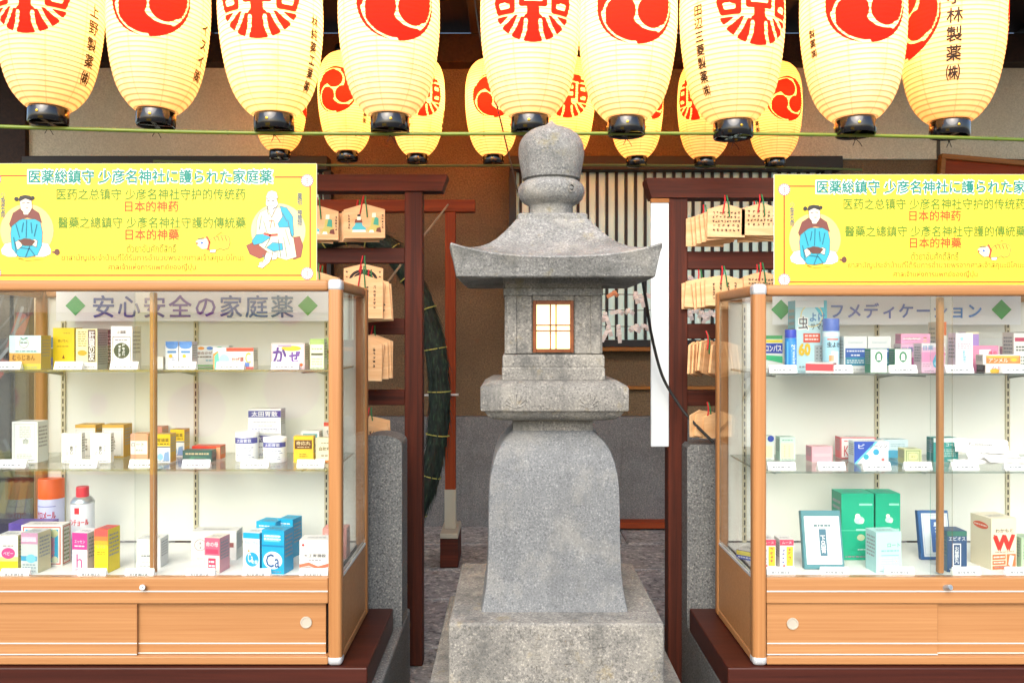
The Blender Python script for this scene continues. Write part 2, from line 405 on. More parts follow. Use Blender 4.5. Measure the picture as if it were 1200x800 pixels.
# ------------------------------------------------------------------ granite kerbs, fence pillars, mahogany platforms
def kerb(x0, x1, label):
    m = MB(); m.box(x0, x1, 2.22, 3.16, FL-.02, .448, M['granite'], .008, 2)
    tag(m.build('granite_base'), label, 'stone base', 'granite bases under the cases')
kerb(-1.86, -.393, 'speckled granite base under the kanji header case'); kerb(.632, 2.1, 'speckled granite base under the katakana header case')
def pillar(x0, x1, Y, ztop, round_, label):
    m = MB(); w_ = x1-x0; d = .15; poly = [(x0, .449), (x1, .449)]
    if round_:
        n = 12
        for k in range(n+1):
            a = math.pi*k/n; poly.append(((x0+x1)/2+math.cos(a)*w_/2, ztop-.035+math.sin(a)*.035))
    else: poly += [(x1, ztop-.012), (x1-.012, ztop), (x0+.012, ztop), (x0, ztop-.012)]
    cx = (x0+x1)/2
    m.prism([(x-cx, z-.449) for x, z in poly], -d/2, d/2, M['granite'])
    o = m.build('stone_pillar', loc=(cx, Y+d/2, .449)); tag(o, label, 'stone pillar', 'granite fence pillars behind the cases')
pillar(-.555, -.397, 2.955, ZZ(508, 3), True, 'round topped speckled granite pillar beside the kanji header case')
pillar(.632, .80, 2.955, ZZ(519, 3), False, 'flat topped speckled granite pillar beside the katakana header case')
def platform(x0, x1, label):
    m = MB(); m.box(x0, x1, 2.39, 2.91, .449, .529, M['plinthwood'], .004, 2)
    tag(m.build('wooden_platform'), label, 'platform', 'mahogany platforms under the cases')
platform(-1.76, -.4225, 'dark mahogany platform carrying the kanji header case'); platform(.63, 1.97, 'dark mahogany platform carrying the katakana header case')

# ------------------------------------------------------------------ stone lantern
LX, LY = .125, 2.61
la = thing('stone_lantern', 'weathered grey granite lantern with a lit paper window in the middle', 'stone lantern', (LX, LY, FL))
def sq_loft(levels, mat, n=16, corner=.02, lift=None):
    """square loft: levels of (half width, z, corner lift)"""
    m = MB(); vs = []; fs = []; N = 4*n
    for w_, z, lf in levels:
        for side in range(4):
            for k in range(n):
                s = -1+2*k/n; p = (w_*s, -w_)
                e = abs(s); zz = z+lf*e**2.6
                # rounded corner
                L = (1-corner/max(w_, .01)*.29) if e > .97 else 1
                x, y = p[0]*L, p[1]*L
                for _ in range(side): x, y = -y, x
                vs.append((x, y, zz))
    for i in range(len(levels)-1):
        for k in range(N):
            k2 = (k+1) % N; fs.append((i*N+k, i*N+k2, (i+1)*N+k2, (i+1)*N+k))
    fs.append(tuple(range(N))[::-1]); fs.append(tuple((len(levels)-1)*N+k for k in range(N)))
    m.add(vs, fs, mat); return m
b = FL
m = MB(); m.box(-.365, .365, -.42, .54, 0, .5-b, M['stone'], .012, 2); m.build('base_slab', la)
m = MB(); m.box(-.303, .303, -.31, .30, .5-b, .69-b, M['stone'], .008, 3)
pl = m.build('plinth', la)
m = MB(); zs = [.69, .70, .73, .76, .80, .86, .93, 1.0, 1.05, 1.085, 1.12, 1.15, 1.175, 1.192, 1.204, 1.211]
ws = [.2165, .2145, .2085, .204, .2, .1975, .1965, .1955, .194, .190, .1825, .172, .157, .14, .127, .12]
m = sq_loft([(w_, z-b, 0) for w_, z in zip(ws, zs)], M['stone_smooth'], 16, .012); m.build('pedestal', la, smooth=True)
m = sq_loft([(.124, 1.2095-b, 0), (.124, 1.262-b, 0)], M['stone'], 8, .01); m.build('neck', la)
m = sq_loft([(.13, 1.242-b, 0), (.16, 1.244-b, 0), (.185, 1.25-b, 0), (.2, 1.262-b, 0), (.208, 1.275-b, 0), (.2175, 1.277-b, 0), (.219, 1.28-b, 0), (.219, 1.343-b, 0), (.216, 1.348-b, 0), (.19, 1.363-b, 0)], M['stone'], 12, .01)
plat = m.build('platform', la, smooth=True)
for cx in (-.115, .1):              # low relief flowers on the platform
    m = MB()
    for k in range(7):
        a = R(-20+k*36); m.tube([(cx, -.2185, 1.285-b), (cx+.028*math.cos(a), -.2185, 1.304-b+.022*math.sin(a))], [.0015, .0042], M['stone'], 6)
    m.build('carved_flower', la, smooth=True)
m = sq_loft([(.156, 1.364-b, 0), (.156, 1.398-b, 0), (.153, 1.402-b, 0), (.1545, 1.407-b, 0), (.1545, 1.433-b, 0), (.151, 1.44-b, 0)], M['stone'], 8, .008); m.build('firebox_foot', la)
m = MB(); hw = .147; z0, z1 = 1.441-b, 1.618-b; wx, wz0, wz1 = .062, 1.446-b, 1.602-b; wc = -.001
m.box(-hw, wc-wx, -hw, hw, z0, z1, M['stone'], .004, 1); m.box(wc+wx, hw, -hw, hw, z0, z1, M['stone'], .004, 1)
m.box(wc-wx+.0005, wc+wx-.0005, -hw+.05, hw-.002, z0+.001, z1-.001, M['stone'])
m.box(wc-wx+.0005, wc+wx-.0005, -hw+.002, -hw+.049, wz1+.0005, z1-.001, M['stone'])
m.box(wc-wx+.0005, wc+wx-.0005, -hw+.002, -hw+.049, z0+.001, wz0-.0005, M['stone'])
for sx in (-1, 1):     # shallow pilaster steps at the corners
    m.box(sx*.126-.015, sx*.126+.015, -hw-.006, -hw+.01, z0+.001, z1-.001, M['stone'], .002, 1)
m.build('firebox', la)
m = MB(); t = .0115; yf0, yf1 = -hw-.008, -hw+.03
wood_w = wood('window_timber', '#5a2c12', '#8a4c22', (30, 30, 30), .5, .2)
m.box(wc-wx+.001, wc-wx+t, yf0, yf1, wz0, wz1, wood_w, .001, 1); m.box(wc+wx-t, wc+wx-.001, yf0, yf1, wz0, wz1, wood_w, .001, 1)
m.box(wc-wx+t, wc+wx-t, yf0+.001, yf1, wz1-t, wz1-.0005, wood_w, .001, 1); m.box(wc-wx+t, wc+wx-t, yf0+.001, yf1, wz0+.0005, wz0+t, wood_w, .001, 1)
for dx in (-.0085, .0085): m.box(wc+dx-.002, wc+dx+.002, yf0+.008, yf0+.014, wz0+t, wz1-t, wood_w)
for dz in (-.0085, .0085): m.box(wc-wx+t, wc+wx-t, yf0+.0065, yf0+.0125, (wz0+wz1)/2-.004+dz-.002, (wz0+wz1)/2-.004+dz+.002, wood_w)
wf = m.build('window_frame', la)
m = MB(); m.box(wc-wx+t-.001, wc+wx-t+.001, yf0+.02, yf0+.023, wz0+t-.001, wz1-t+.001, M['litpaper']); m.build('paper_pane', wf)
m = sq_loft([(.151, 1.6185-b, 0), (.151, 1.638-b, 0), (.147, 1.641-b, 0), (.147, 1.653-b, 0), (.153, 1.656-b, 0), (.153, 1.672-b, 0)], M['stone_roof'], 8, .008); m.build('firebox_cornice', la)
lv = [(.14, 1.672, 0), (.2, 1.669, 0), (.279, 1.662, 0), (.2855, 1.6665, 0), (.2995, 1.712, .034), (.303, 1.718, .038), (.3, 1.7225, .0375), (.278, 1.7275, .0255), (.25, 1.736, .0155), (.222, 1.749, .0085),
      (.195, 1.766, .004), (.17, 1.787, .002), (.147, 1.811, .001), (.128, 1.833, 0), (.116, 1.848, 0), (.113, 1.852, 0)]
m = sq_loft([(a, z-b, l) for a, z, l in lv], M['stone_roof'], 20, .012); m.build('roof', la, smooth=True)
m = sq_loft([(.108, 1.852-b, 0), (.108, 1.868-b, 0), (.102, 1.872-b, 0)], M['stone_roof'], 8, .01); m.build('roof_plate', la)
m = MB(); m.lathe([(.069, 1.871-b), (.069, 1.905-b), (.072, 1.91-b), (.088, 1.918-b), (.1, 1.932-b), (.1065, 1.95-b), (.105, 1.965-b), (.098, 1.977-b), (.088, 1.984-b), (.084, 1.988-b)], M['stone_roof'], 40); bowl = m.build('lotus_bowl', la, smooth=True)
m = MB(); m.X = Matrix.Translation((.058, -.087, 1.953-b)) @ Matrix.Rotation(R(34), 4, 'Z'); m.ring(0, 0, .015, .006, -.0015, M['stone'], 16); m.disc(0, 0, .0095, -.001, col('#15140f', .9), 16); m.build('drilled_hole', la)
m = MB(); m.lathe([(.084, 1.988-b), (.092, 1.993-b), (.0965, 2.02-b), (.101, 2.045-b), (.1045, 2.07-b), (.1045, 2.088-b), (.1015, 2.105-b), (.095, 2.12-b), (.084, 2.134-b), (.068, 2.146-b), (.048, 2.155-b), (.027, 2.162-b), (.014, 2.169-b), (.006, 2.177-b), (.001, 2.182-b)], M['stone_roof'], 40); m.build('finial', la, smooth=True)
# chiselled characters and drips on the plinth face
rr = random.Random(8); dk = col('#67655f', .95)
for cx, zt, n in ((-.235, .66, 4), (-.05, .655, 5), (.035, .66, 5), (.12, .64, 4)):
    m = MB()
    for k in range(n): worn_char(m, cx+rr.uniform(-.004, .004), zt-b-.02-k*.036, .014, .0013, -.3108, dk, rr)
    m.build('worn_lettering', pl)
# ------------------------------------------------------------------ racks for votive plaques
def rack(Y, post0, post1, beam0, beam1, bz, rails, far_px, label):
    """a gate shaped rack: beam with slanted end, two posts, level rails; pixels of the photograph at distance Y"""
    x0, x1 = XX(post0, Y), XX(post1, Y); wd = x1-x0; t = thing('plaque_rack', label, 'plaque rack', ((x0+x1)/2, Y+wd/2, FL), group='racks for votive plaques')
    bx = (x0+x1)/2; fx = XX(far_px, Y)
    def P(px): return XX(px, Y)-bx
    zt, zb = ZZ(bz[0], Y)-FL, ZZ(bz[1], Y)-FL
    m = MB(); e0, e1 = P(beam0), P(beam1); sl = .02
    if beam1 > beam0: poly = [(e0, zb), (e1-sl, zb), (e1, zt-.01), (e1, zt), (e0, zt)]
    else: poly = [(e0, zb), (e1+sl, zb), (e1, zt-.01), (e1, zt), (e0, zt)]
    m.prism(poly, -wd*.62, wd*.62, M['rackwood_h']); m.build('beam', t)
    m = MB(); m.box(-wd/2, wd/2, -wd/2, wd/2, 0, zb-.0005, M['rackwood'], .004, 2); m.build('post', t)
    m = MB(); m.box(fx-bx-wd/2, fx-bx+wd/2, -wd/2, wd/2, 0, zb-.0005, M['rackwood'], .004, 2); m.build('post', t)
    a, c = sorted((fx-bx, 0)); 
    for ra, rb in rails:
        m = MB(); m.box(a+wd/2, c-wd/2, -.02, .02, ZZ(rb, Y)-FL, ZZ(ra, Y)-FL, M['rackwood_h'], .003, 1); m.build('rail', t)
    return t
RL, RR = 3.34, 3.05
rack(RL, 474, 495, 190, 524, (205, 224), [(290, 308), (373, 392), (457, 475), (548, 566)], 215, 'dark red timber rack hung with plaques beside the kanji header case')
rack(RR, 783, 806, 1120, 757, (209, 232), [(294, 315), (379, 397), (458, 476), (548, 566)], 1085, 'dark brown timber rack hung with plaques beside the katakana header case')
# white board strapped to the side of the post
Y = RR-.03
m = MB(); m.box(-.033, .033, -.006, .006, ZZ(523, Y)-ZZ(378, Y), ZZ(238, Y)-ZZ(378, Y), col('#d3dde2', .5), .002, 1)
o = m.build('white_board', loc=at(773, 378, Y)); o['label'] = 'tall narrow blank white board fixed beside the dark brown rack post'; o['category'] = 'board'
m = MB(); m.box(-.034, .034, -.008, .008, ZZ(238, Y)-ZZ(378, Y)+.0005, ZZ(233, Y)-ZZ(378, Y), M['sill'], .001, 1); m.build('cap', o)

# plaques
cordmats = (col('#b3121d', .7), col('#1d6b3a', .7))
rr = random.Random(11)
def plaque(px, py, wpx, hpx, Y, tilt, kind, label, group, cord=True, yaw=0):
    """wooden votive plaque, peak at (px,py)"""
    wd, h = wpx/F*Y, hpx/F*Y; pk = h*.17
    loc = at(px, py, Y); root = thing('votive_plaque', label, 'votive plaque', loc, 0, group); root.rotation_euler = (0, R(tilt), R(yaw))
    m = MB(); m.prism([(-wd/2, -h), (wd/2, -h), (wd/2, -pk), (0, 0), (-wd/2, -pk)], -.004, .004, M['plaque']); m.build('board', root)
    m = MB(); y = -.0046; ink = col('#2a211b', .8)
    if kind == 'gods':
        g = wd/46
        def q(pts, c, yy=0): m.flat([(-wd/2+a*g, -h+b*g) for a, b in pts], y-yy, col(c, .7))
        q([(10, 8), (24, 7), (25, 11), (21, 14), (20, 19), (14, 19), (12, 14), (9, 11)], '#49b3c4'); q([(12, 17), (21, 17), (20, 21), (13, 21)], '#7a3d34', .0003)
        q([(15, 20), (19, 20), (19, 25), (15, 25)], '#f0e4d0', .0004); q([(15, 24), (19, 24), (18.5, 26.5), (15.5, 26.5)], '#2a2320', .0006); q([(9, 6.5), (25, 6.5), (24, 9), (10, 9)], '#f1e9da', .0005)
        m.build('painted_figure', root); m = MB()
        q = lambda pts, c, yy=0: m.flat([(-wd/2+a*g, -h+b*g) for a, b in pts], y-yy, col(c, .7))
        q([(27, 7), (41, 8), (40, 15), (39, 22), (34, 25), (31, 22), (30, 14), (27, 10)], '#b8b262'); q([(33, 15), (39, 14), (39, 22), (35, 24)], '#3f9a86', .0003); q([(31.5, 23), (36, 23), (36, 28), (32, 28)], '#efe6d2', .0005)
        q([(36, 7), (42, 6), (41, 12), (37, 11)], '#6d3a30', .0004); q([(28, 6), (34, 6), (33, 9), (29, 9)], '#f1e9da', .0006)
        m.build('painted_figure', root)
        for cx in (6, 43.5):
            m = MB()
            for k in range(5): worn_char(m, -wd/2+cx*g, -h+(25-k*3.4)*g, 1.2*g, .45*g, y-.0002, ink, rr)
            m.build('lettering', root)
        m = MB()
    elif kind == 'swirl':
        for rad in (.36, .26): m.ring(0, -h*.56, wd*rad, wd*.07, y, ink, 30, h*rad)
        m.disc(wd*.06, -h*.56, wd*.12, y-.0003, ink, 16, h*.12)
        m.build('painted_swirl', root)
        for cx in (-.42, .42):
            m = MB()
            for k in range(3): worn_char(m, cx*wd, -h*(.3+.16*k), wd*.03, wd*.012, y, ink, rr)
            m.build('lettering', root)
        m = MB()
    elif kind in ('hand', 'handv', 'yellow'):
        if kind == 'handv':
            for cx in (.3, .12, -.08, -.27)[:rr.randint(3, 4)]:
                for k in range(rr.randint(4, 7)): worn_char(m, cx*wd, -h*(.3+.09*k), wd*.035, wd*.012, y, ink, rr)
            m.flat([(-.02*wd, -h*.86), (.1*wd, -h*.86), (.1*wd, -h*.74), (-.02*wd, -h*.74)], y-.0002, col('#c8443a', .8))
        else:
            for r_ in range(rr.randint(4, 5)):
                n = rr.randint(6, 10); z = -h*(.27+.13*r_)
                for k in range(n): worn_char(m, wd*(-.38+.76*(k+.5)/n), z, wd*.033, wd*.012, y, ink, rr)
        if kind == 'yellow':
            m.disc(-.1*wd, -h*.93, wd*.14, y-.0003, col('#e2c22c', .6), 14, h*.06); m.disc(.12*wd, -h*.93, wd*.09, y-.0004, col('#d88aa0', .6), 12, h*.05)
    if m.v: m.build('painting_print', root)
    if cord:
        for k, dx in enumerate((-.1, .08)):
            m = MB(); L = h*(.3 if k else .2)
            m.tube([(dx*wd*.3, .006, .032), (dx*wd*.4, -.004, .012), (dx*wd*.7, -.0085, -pk*.6), (dx*wd, -.0095, -pk*.6-L)], .0026, cordmats[k], 6); m.build('cord', root, smooth=True)
    return root
g1 = 'votive plaques on the dark red rack'; g2 = 'votive plaques on the dark brown rack'
L1 = RL-.075
def fan(c, n, px, py, wpx, hpx, Y, step, g, label, kinds):
    """n plaques one behind the other, the last one in front"""
    for i in range(n):
        k = n-1-i
        plaque(px+step[0]*k, py+step[1]*k, wpx, hpx, Y+.0125*k, rr.uniform(-6, 6)*(k > 0)+rr.uniform(-1.5, 1.5), kinds if k == 0 else rr.choice(['hand', 'handv', '']), label[0] if k == 0 else label[1], g, k == 0 or i == 0)
fan('a', 4, 427, 239, 48, 40, L1, (-2.2, 1.6), g1, ('plaque with two painted gods, front of the top fan beside the yellow sign', 'plain pale plaque tucked behind the two gods plaque near the yellow sign'), 'gods')
fan('b', 4, 373, 241, 48, 40, L1, (-1.6, 1.4), g1, ('plaque with two painted gods half hidden by the edge of the yellow sign', 'plain pale plaque behind the half hidden gods plaque at the sign edge'), 'gods')
plaque(426, 309, 46, 33, L1+.02, 0, 'swirl', 'plaque with a black swirl painting under the middle rail', g1)
fan('c', 4, 425, 321, 48, 52, L1-.04, (3, 1.4), g1, ('handwritten plaque in front of the black swirl plaque', 'pale plaque edges just behind the handwritten plaque below the black swirl'), 'handv')
fan('d', 3, 372, 318, 48, 42, L1, (2, 1.4), g1, ('handwritten plaque peeping out between the yellow sign and the case top', 'pale plaque edge behind the one peeping out over the case top'), 'hand')
fan('e', 5, 425, 394, 46, 52, L1, (3.2, -.8), g1, ('handwritten plaque in the fan just below the third rail of the red rack', 'pale plaque edge in the fan below the third rail of the red rack'), 'handv')
fan('f', 3, 428, 497, 46, 34, L1, (3, -5), g1, ('plaque in the lowest fan above the round topped granite pillar', 'plaque behind the lowest front plaque above the round topped granite pillar'), 'hand')
L2 = RR-.075
fan('h', 6, 851, 239, 44, 39, L2, (-5.0, 2.2), g2, ('landscape plaque with five rows of black writing, top front of the brown rack', 'pale plaque fanned out behind the five row writing plaque on the brown rack'), 'hand')
fan('i', 4, 892, 238, 46, 38, L2, (-2, 2.5), g2, ('plaque with faint brown writing cut by the edge of the katakana case sign', 'pale plaque behind the faint writing one at the katakana case sign'), 'hand')
fan('j', 6, 848, 322, 44, 36, L2, (-5.5, .8), g2, ('plaque with a red seal below the second rail of the brown rack', 'orange edged plaque fanned out behind the red seal plaque'), 'handv')
fan('k', 3, 893, 318, 44, 36, L2, (-2, 1), g2, ('plaque hung over the top corner of the katakana header case', 'plaque behind the one over the corner of the katakana header case'), 'hand')
for i in range(7): plaque(813+i*5.2, 398+abs(i-3)*.8, 34, 40+rr.uniform(-3, 5), L2+.02*(i % 3)-.02, 14-rr.uniform(0, 6), '', 'orange plaque seen nearly edge on in the slanting bundle on the brown rack', g2, i == 3, 62-i*3)
for i in range(5): plaque(820+i*5, 480+i*.8, 36, 30, L2+.02*(i % 2), 8-rr.uniform(0, 10), '', 'plaque in the lowest bundle above the flat topped granite pillar', g2, i == 2, 40-i*5)

# reed ring and its own thin frame
Y = 4.6
t = thing('reed_ring', 'large dark green reed ring bound with yellow twine behind the red rack', 'reed ring', (-.907, Y, FL))
m = MB(); pts = []; rad = []
for k in range(97):
    a = 2*math.pi*k/96; pts.append((.5*math.cos(a), 0, .985+.93*math.sin(a))); rad.append(.058+rr.uniform(-.006, .006))
m.tube(pts, rad, M['reed'], 14, False)
for k in range(2200):     # loose blades
    a = rr.uniform(0, 2*math.pi); b_ = rr.uniform(0, 2*math.pi); ca, sa = math.cos(a), math.sin(a)
    p = Vector((.5*ca, 0, .985+.93*sa)); tg = Vector((-.5*sa, 0, .93*ca)).normalized(); nn = Vector((ca, 0, sa)).normalized()
    o_ = nn*math.cos(b_)*.056+Vector((0, math.sin(b_)*.056, 0)); q0 = p+o_; L = rr.uniform(.06, .2)
    q1 = q0+tg*-L+o_.normalized()*rr.uniform(.002, .035); sd_ = tg.cross(o_.normalized())*.006
    m.add([q0-sd_, q0+sd_, q1], [(0, 1, 2)], M['reed'])
m.build('reed_bundle', t, smooth=True)
tw = col('#a8a552', .7)
for k in range(24):
    a = 2*math.pi*k/24+.05; ca, sa = math.cos(a), math.sin(a); p = Vector((.5*ca, 0, .985+.93*sa)); nn = Vector((.93*ca, 0, .5*sa)).normalized()
    m = MB(); m.tube([p+nn*math.cos(q*math.pi/6)*.065+Vector((0, math.sin(q*math.pi/6)*.065, 0)) for q in range(13)], .0035, tw, 6, False); m.build('twine', t, smooth=True)
Y = 4.9
x0 = XX(528, Y); t = thing('ring_frame', 'thin reddish gate frame with white painted foot that holds up the reed ring', 'frame', (x0, Y, FL))
zb = ZZ(249, Y)-FL
m = MB(); m.box(XX(362, Y)-x0, XX(557, Y)-x0, -.035, .035, zb, ZZ(235, Y)-FL, M['rawwood_h'], .004, 1); m.build('beam', t)
for xx in (0, XX(352, Y)-x0+.12):
    m = MB(); m.box(xx-.031, xx+.031, -.03, .03, .001+.2, zb-.0005, M['rawwood_v'], .003, 1); p_ = m.build('post', t)
    m = MB(); m.box(xx-.034, xx+.034, -.034, .034, .2, .2+.23, col('#a9a795', .6), .002, 1); m.build('painted_foot', t)
    m = MB(); m.box(xx-.05, xx+.055, -.16, .16, .17, .2, col('#a7a595', .6), .003, 1); m.box(xx-.05, xx+.055, -.15, .15, .0, .169, M['rackwood_h'], .003, 1); m.build('sleeper', t)
m = MB(); z_ = ZZ(462, Y)-FL; m.tube([(-.22, -.05, z_-.003), (-.1, -.045, z_), (.05, -.045, z_+.002)], .007, col('#c9c9c4', .7), 6); m.tube([(-.03, -.05, z_), (-.035, -.06, z_-.06)], .006, col('#c9c9c4', .7), 6); m.build('tie_cord', t)
def cable(name, label, cat, pts, r, mat, cent=None):
    c = pts[0].copy(); out = []
    for i in range(len(pts)-1):
        p0, p1, p2, p3 = pts[max(i-1, 0)], pts[i], pts[i+1], pts[min(i+2, len(pts)-1)]
        for k in range(8):
            s = k/8; out.append(.5*((2*p1)+(p2-p0)*s+(2*p0-5*p1+4*p2-p3)*s*s+(3*p1-p0-3*p2+p3)*s**3)-c)
    out.append(pts[-1]-c); m = MB(); m.tube(out, r, mat, 8); return tag(m.build(name, loc=c, smooth=True), label, cat)
cable('stay_rope', 'thin pale rope slanting from the ring frame down behind the red rack', 'rope', [at(525, 240, 4.84), at(500, 272, 4.5), at(476, 302, 4.1), at(452, 334, 3.75)], .0055, col('#8f8670', .8))
cable('power_cable', 'black cable sagging from under the lantern roof across the white board', 'cable', [at(752, 322, 2.78), at(757, 352, 2.84), at(764, 395, 2.93), at(776, 440, 2.965), at(793, 470, 2.965), at(808, 490, 2.95), at(836, 518, 2.93)], .0055, M['wire'])
cable('thin_wire', 'thin dark wire slanting down from the eaves behind the stone finial', 'wire', [at(553, -30, 3.4), at(563, 45, 3.3), at(585, 135, 3.25), at(607, 226, 3.2)], .003, M['wire'])
# paper fortunes on strings in front of the slatted window
Y = 4.4
def strings(pxa, pxb, pys, label, gl, spots):
    t = thing('fortune_string', label, 'string', at((pxa+pxb)/2, pys[0], Y)); c = t.location.copy()
    for py in pys:
        m = MB(); m.tube([at(pxa, py, Y)-c, at((pxa+pxb)/2, py+.6, Y)-c, at(pxb, py, Y)-c], .0022, M['wire'], 6); m.build('string', t)
    for i, (px, py, a, L, c_) in enumerate(spots):
        p = at(px, py, Y-.008); d = Vector((math.sin(R(a)), 0, -math.cos(R(a)))); s = Vector((math.cos(R(a)), 0, math.sin(R(a))))*.011
        e = L/F*Y; q = MB(); o_ = Vector((0, .004, 0))
        for sg in (1, -1):
            dd = d if sg == 1 else Vector((-d.x*.7, .01, d.z*.6-.3)).normalized(); ss = Vector((-dd.z, 0, dd.x))*.011; ee = e*(1 if sg == 1 else .6)
            q.add([-ss+dd*.004, ss+dd*.004, ss+dd*ee*.5-o_*2, -ss+dd*ee*.5-o_*2, ss*.9+dd*ee+o_, -ss*.9+dd*ee+o_], [(0, 1, 2, 3), (3, 2, 4, 5)], col(c_, .7))
        q.box(-.012, .012, -.008, .008, -.012, .012, col(c_, .7), .004, 1)
        tag(q.build('paper_fortune', loc=p), gl, 'paper fortune', 'folded paper fortunes tied to the strings')
w_ = '#d8d4d0'
strings(690, 800, (326, 344.5, 363, 382), 'thin dark strings across the slatted window beside the white board', 'folded white paper fortune knotted on the strings beside the white board',
        [(720, 343, -60, 10, '#c98a62'), (745, 344, 10, 12, w_), (758, 346, 70, 10, w_), (750, 347, 20, 14, w_), (725, 365, -80, 10, w_), (736, 364, 60, 8, w_), (709, 368, 20, 16, w_), (713, 384, -25, 18, w_), (725, 383, 5, 19, w_), (742, 384, 60, 10, w_), (746, 382, -60, 10, w_), (754, 382, 80, 10, w_), (760, 383, 40, 8, w_)])
strings(800, 850, (327, 344, 363), 'thin dark strings with paper knots behind the brown rack', 'folded white paper fortune knotted behind the orange plaques of the brown rack',
        [(809, 326, 60, 8, w_), (810, 344, -60, 8, w_), (808, 366, 20, 10, w_), (815, 364, -70, 9, w_), (822, 366, 30, 12, w_), (828, 368, -20, 12, w_), (833, 366, 50, 12, w_)])
# the bamboo poles under the paper lanterns
def pole(name, label, a, b_, r, mat):
    c = a.copy(); m = MB(); n = 26; pts = []; rad = []
    for k in range(n+1):
        s = k/n; p = a.lerp(b_, s)-c; p.z -= .012*math.sin(math.pi*s*2); pts.append(p)
        rad.append(r*(1.0-.12*s))
    m.tube(pts, rad, mat, 10)
    for k in range(1, 9):
        p = a.lerp(b_, k/9+.02)-c; p.z -= .012*math.sin(math.pi*(k/9+.02)*2); d = (b_-a).normalized()*.003; m.tube([p-d, p+d], r*1.16, mat, 10)
    return tag(m.build(name, loc=c, smooth=True), label, 'bamboo pole')
pole('bamboo_pole', 'long slim green bamboo pole running under the near paper lanterns', at(-60, 146.5, 2.8), at(1290, 167, 2.8), .0068, M['bamboo'])
pole('bamboo_pole', 'dark weathered bamboo pole under the far small lanterns', at(180, 189, 5.15), at(1010, 199, 5.15), .0085, M['bamboo_old'])
# added board, its dark paint stands in for a reflection in the end glass
Y = 3.15
t = thing('reflection_board', 'dark painted board with a red arc, added as a reflection behind the kanji header case', 'painted board', at(-25, 470, Y))
m = MB(); m.box(-.3, .24, 0, .02, -.8, .55, col('#15191c', .6), .004, 1); bd = m.build('board', t)
m = MB()
arc = [(-.28+.0, -.08), (-.12, -.03), (.02, .05), (.12, .17), (.17, .32)]
m.line(arc, .05, -.0015, col('#6e3a35', .7)); m.line([(x, z+.04) for x, z in arc], .012, -.002, col('#5d6468', .7))
for i in range(7): m.line([(-.2+.05*i, -.15-.02*(i % 3)), (-.14+.05*i, -.26), (-.16+.055*i, -.36)], .014, -.0018, col(('#3f484c', '#2c4438', '#4c4b28')[i % 3], .7))
for i in range(5): m.line([(-.2+.07*i, .2), (-.05+.06*i, .33), (.03+.05*i, .5)], .008, -.0018, col('#3f464a', .7))
for i in range(6): m.line([(.02+.03*i, -.2), (.06+.03*i, -.3), (.02+.035*i, -.42)], .03, -.0021, col(('#4c4814', '#363c12')[i % 2], .7))
m.build('reflection_print', bd)

# cloth banner across the street, mirrored in the case glass
q = NT('banner_cloth'); d = q.new('ShaderNodeBsdfDiffuse'); t_ = q.new('ShaderNodeBsdfTranslucent'); tx_ = q.coord()
sep = q.new('ShaderNodeSeparateXYZ'); q.lk(tx_, sep.inputs[0])
vo = q.new('ShaderNodeTexVoronoi'); vo.inputs['Scale'].default_value = 1.25; vo.inputs['Randomness'].default_value = .35; q.lk(tx_, vo.inputs['Vector'])
c_ = q.ramp(vo.outputs['Distance'], [(.33, srgb('#d8402e')), (.35, srgb('#f2d648'))]); q.lk(c_, d.inputs[0]); q.lk(c_, t_.inputs[0])
mx = q.new('ShaderNodeMixShader'); mx.inputs[0].default_value = .6; q.lk(d.outputs[0], mx.inputs[1]); q.lk(t_.outputs[0], mx.inputs[2]); q.lk(mx.outputs[0], q.out.inputs[0])
t = thing('cloth_banner', 'wide yellow cloth banner with red discs across the street, mirrored in the case glass', 'banner', (-3.0, -2.5, 0))
m = MB(); n = 40; vs = []
for k in range(n+1):
    for z in (.25, 1.7): vs.append((-1.45+2.9*k/n, .03*math.sin(k*.8), z))
m.add(vs, [(2*k, 2*k+2, 2*k+3, 2*k+1) for k in range(n)], q.m); m.build('cloth', t, smooth=True)
for x in (-1.48, 1.48):
    m = MB(); m.tube([(x, .0, .0), (x, .0, 1.85)], .016, M['metal'], 10); m.build('pole', t, smooth=True)
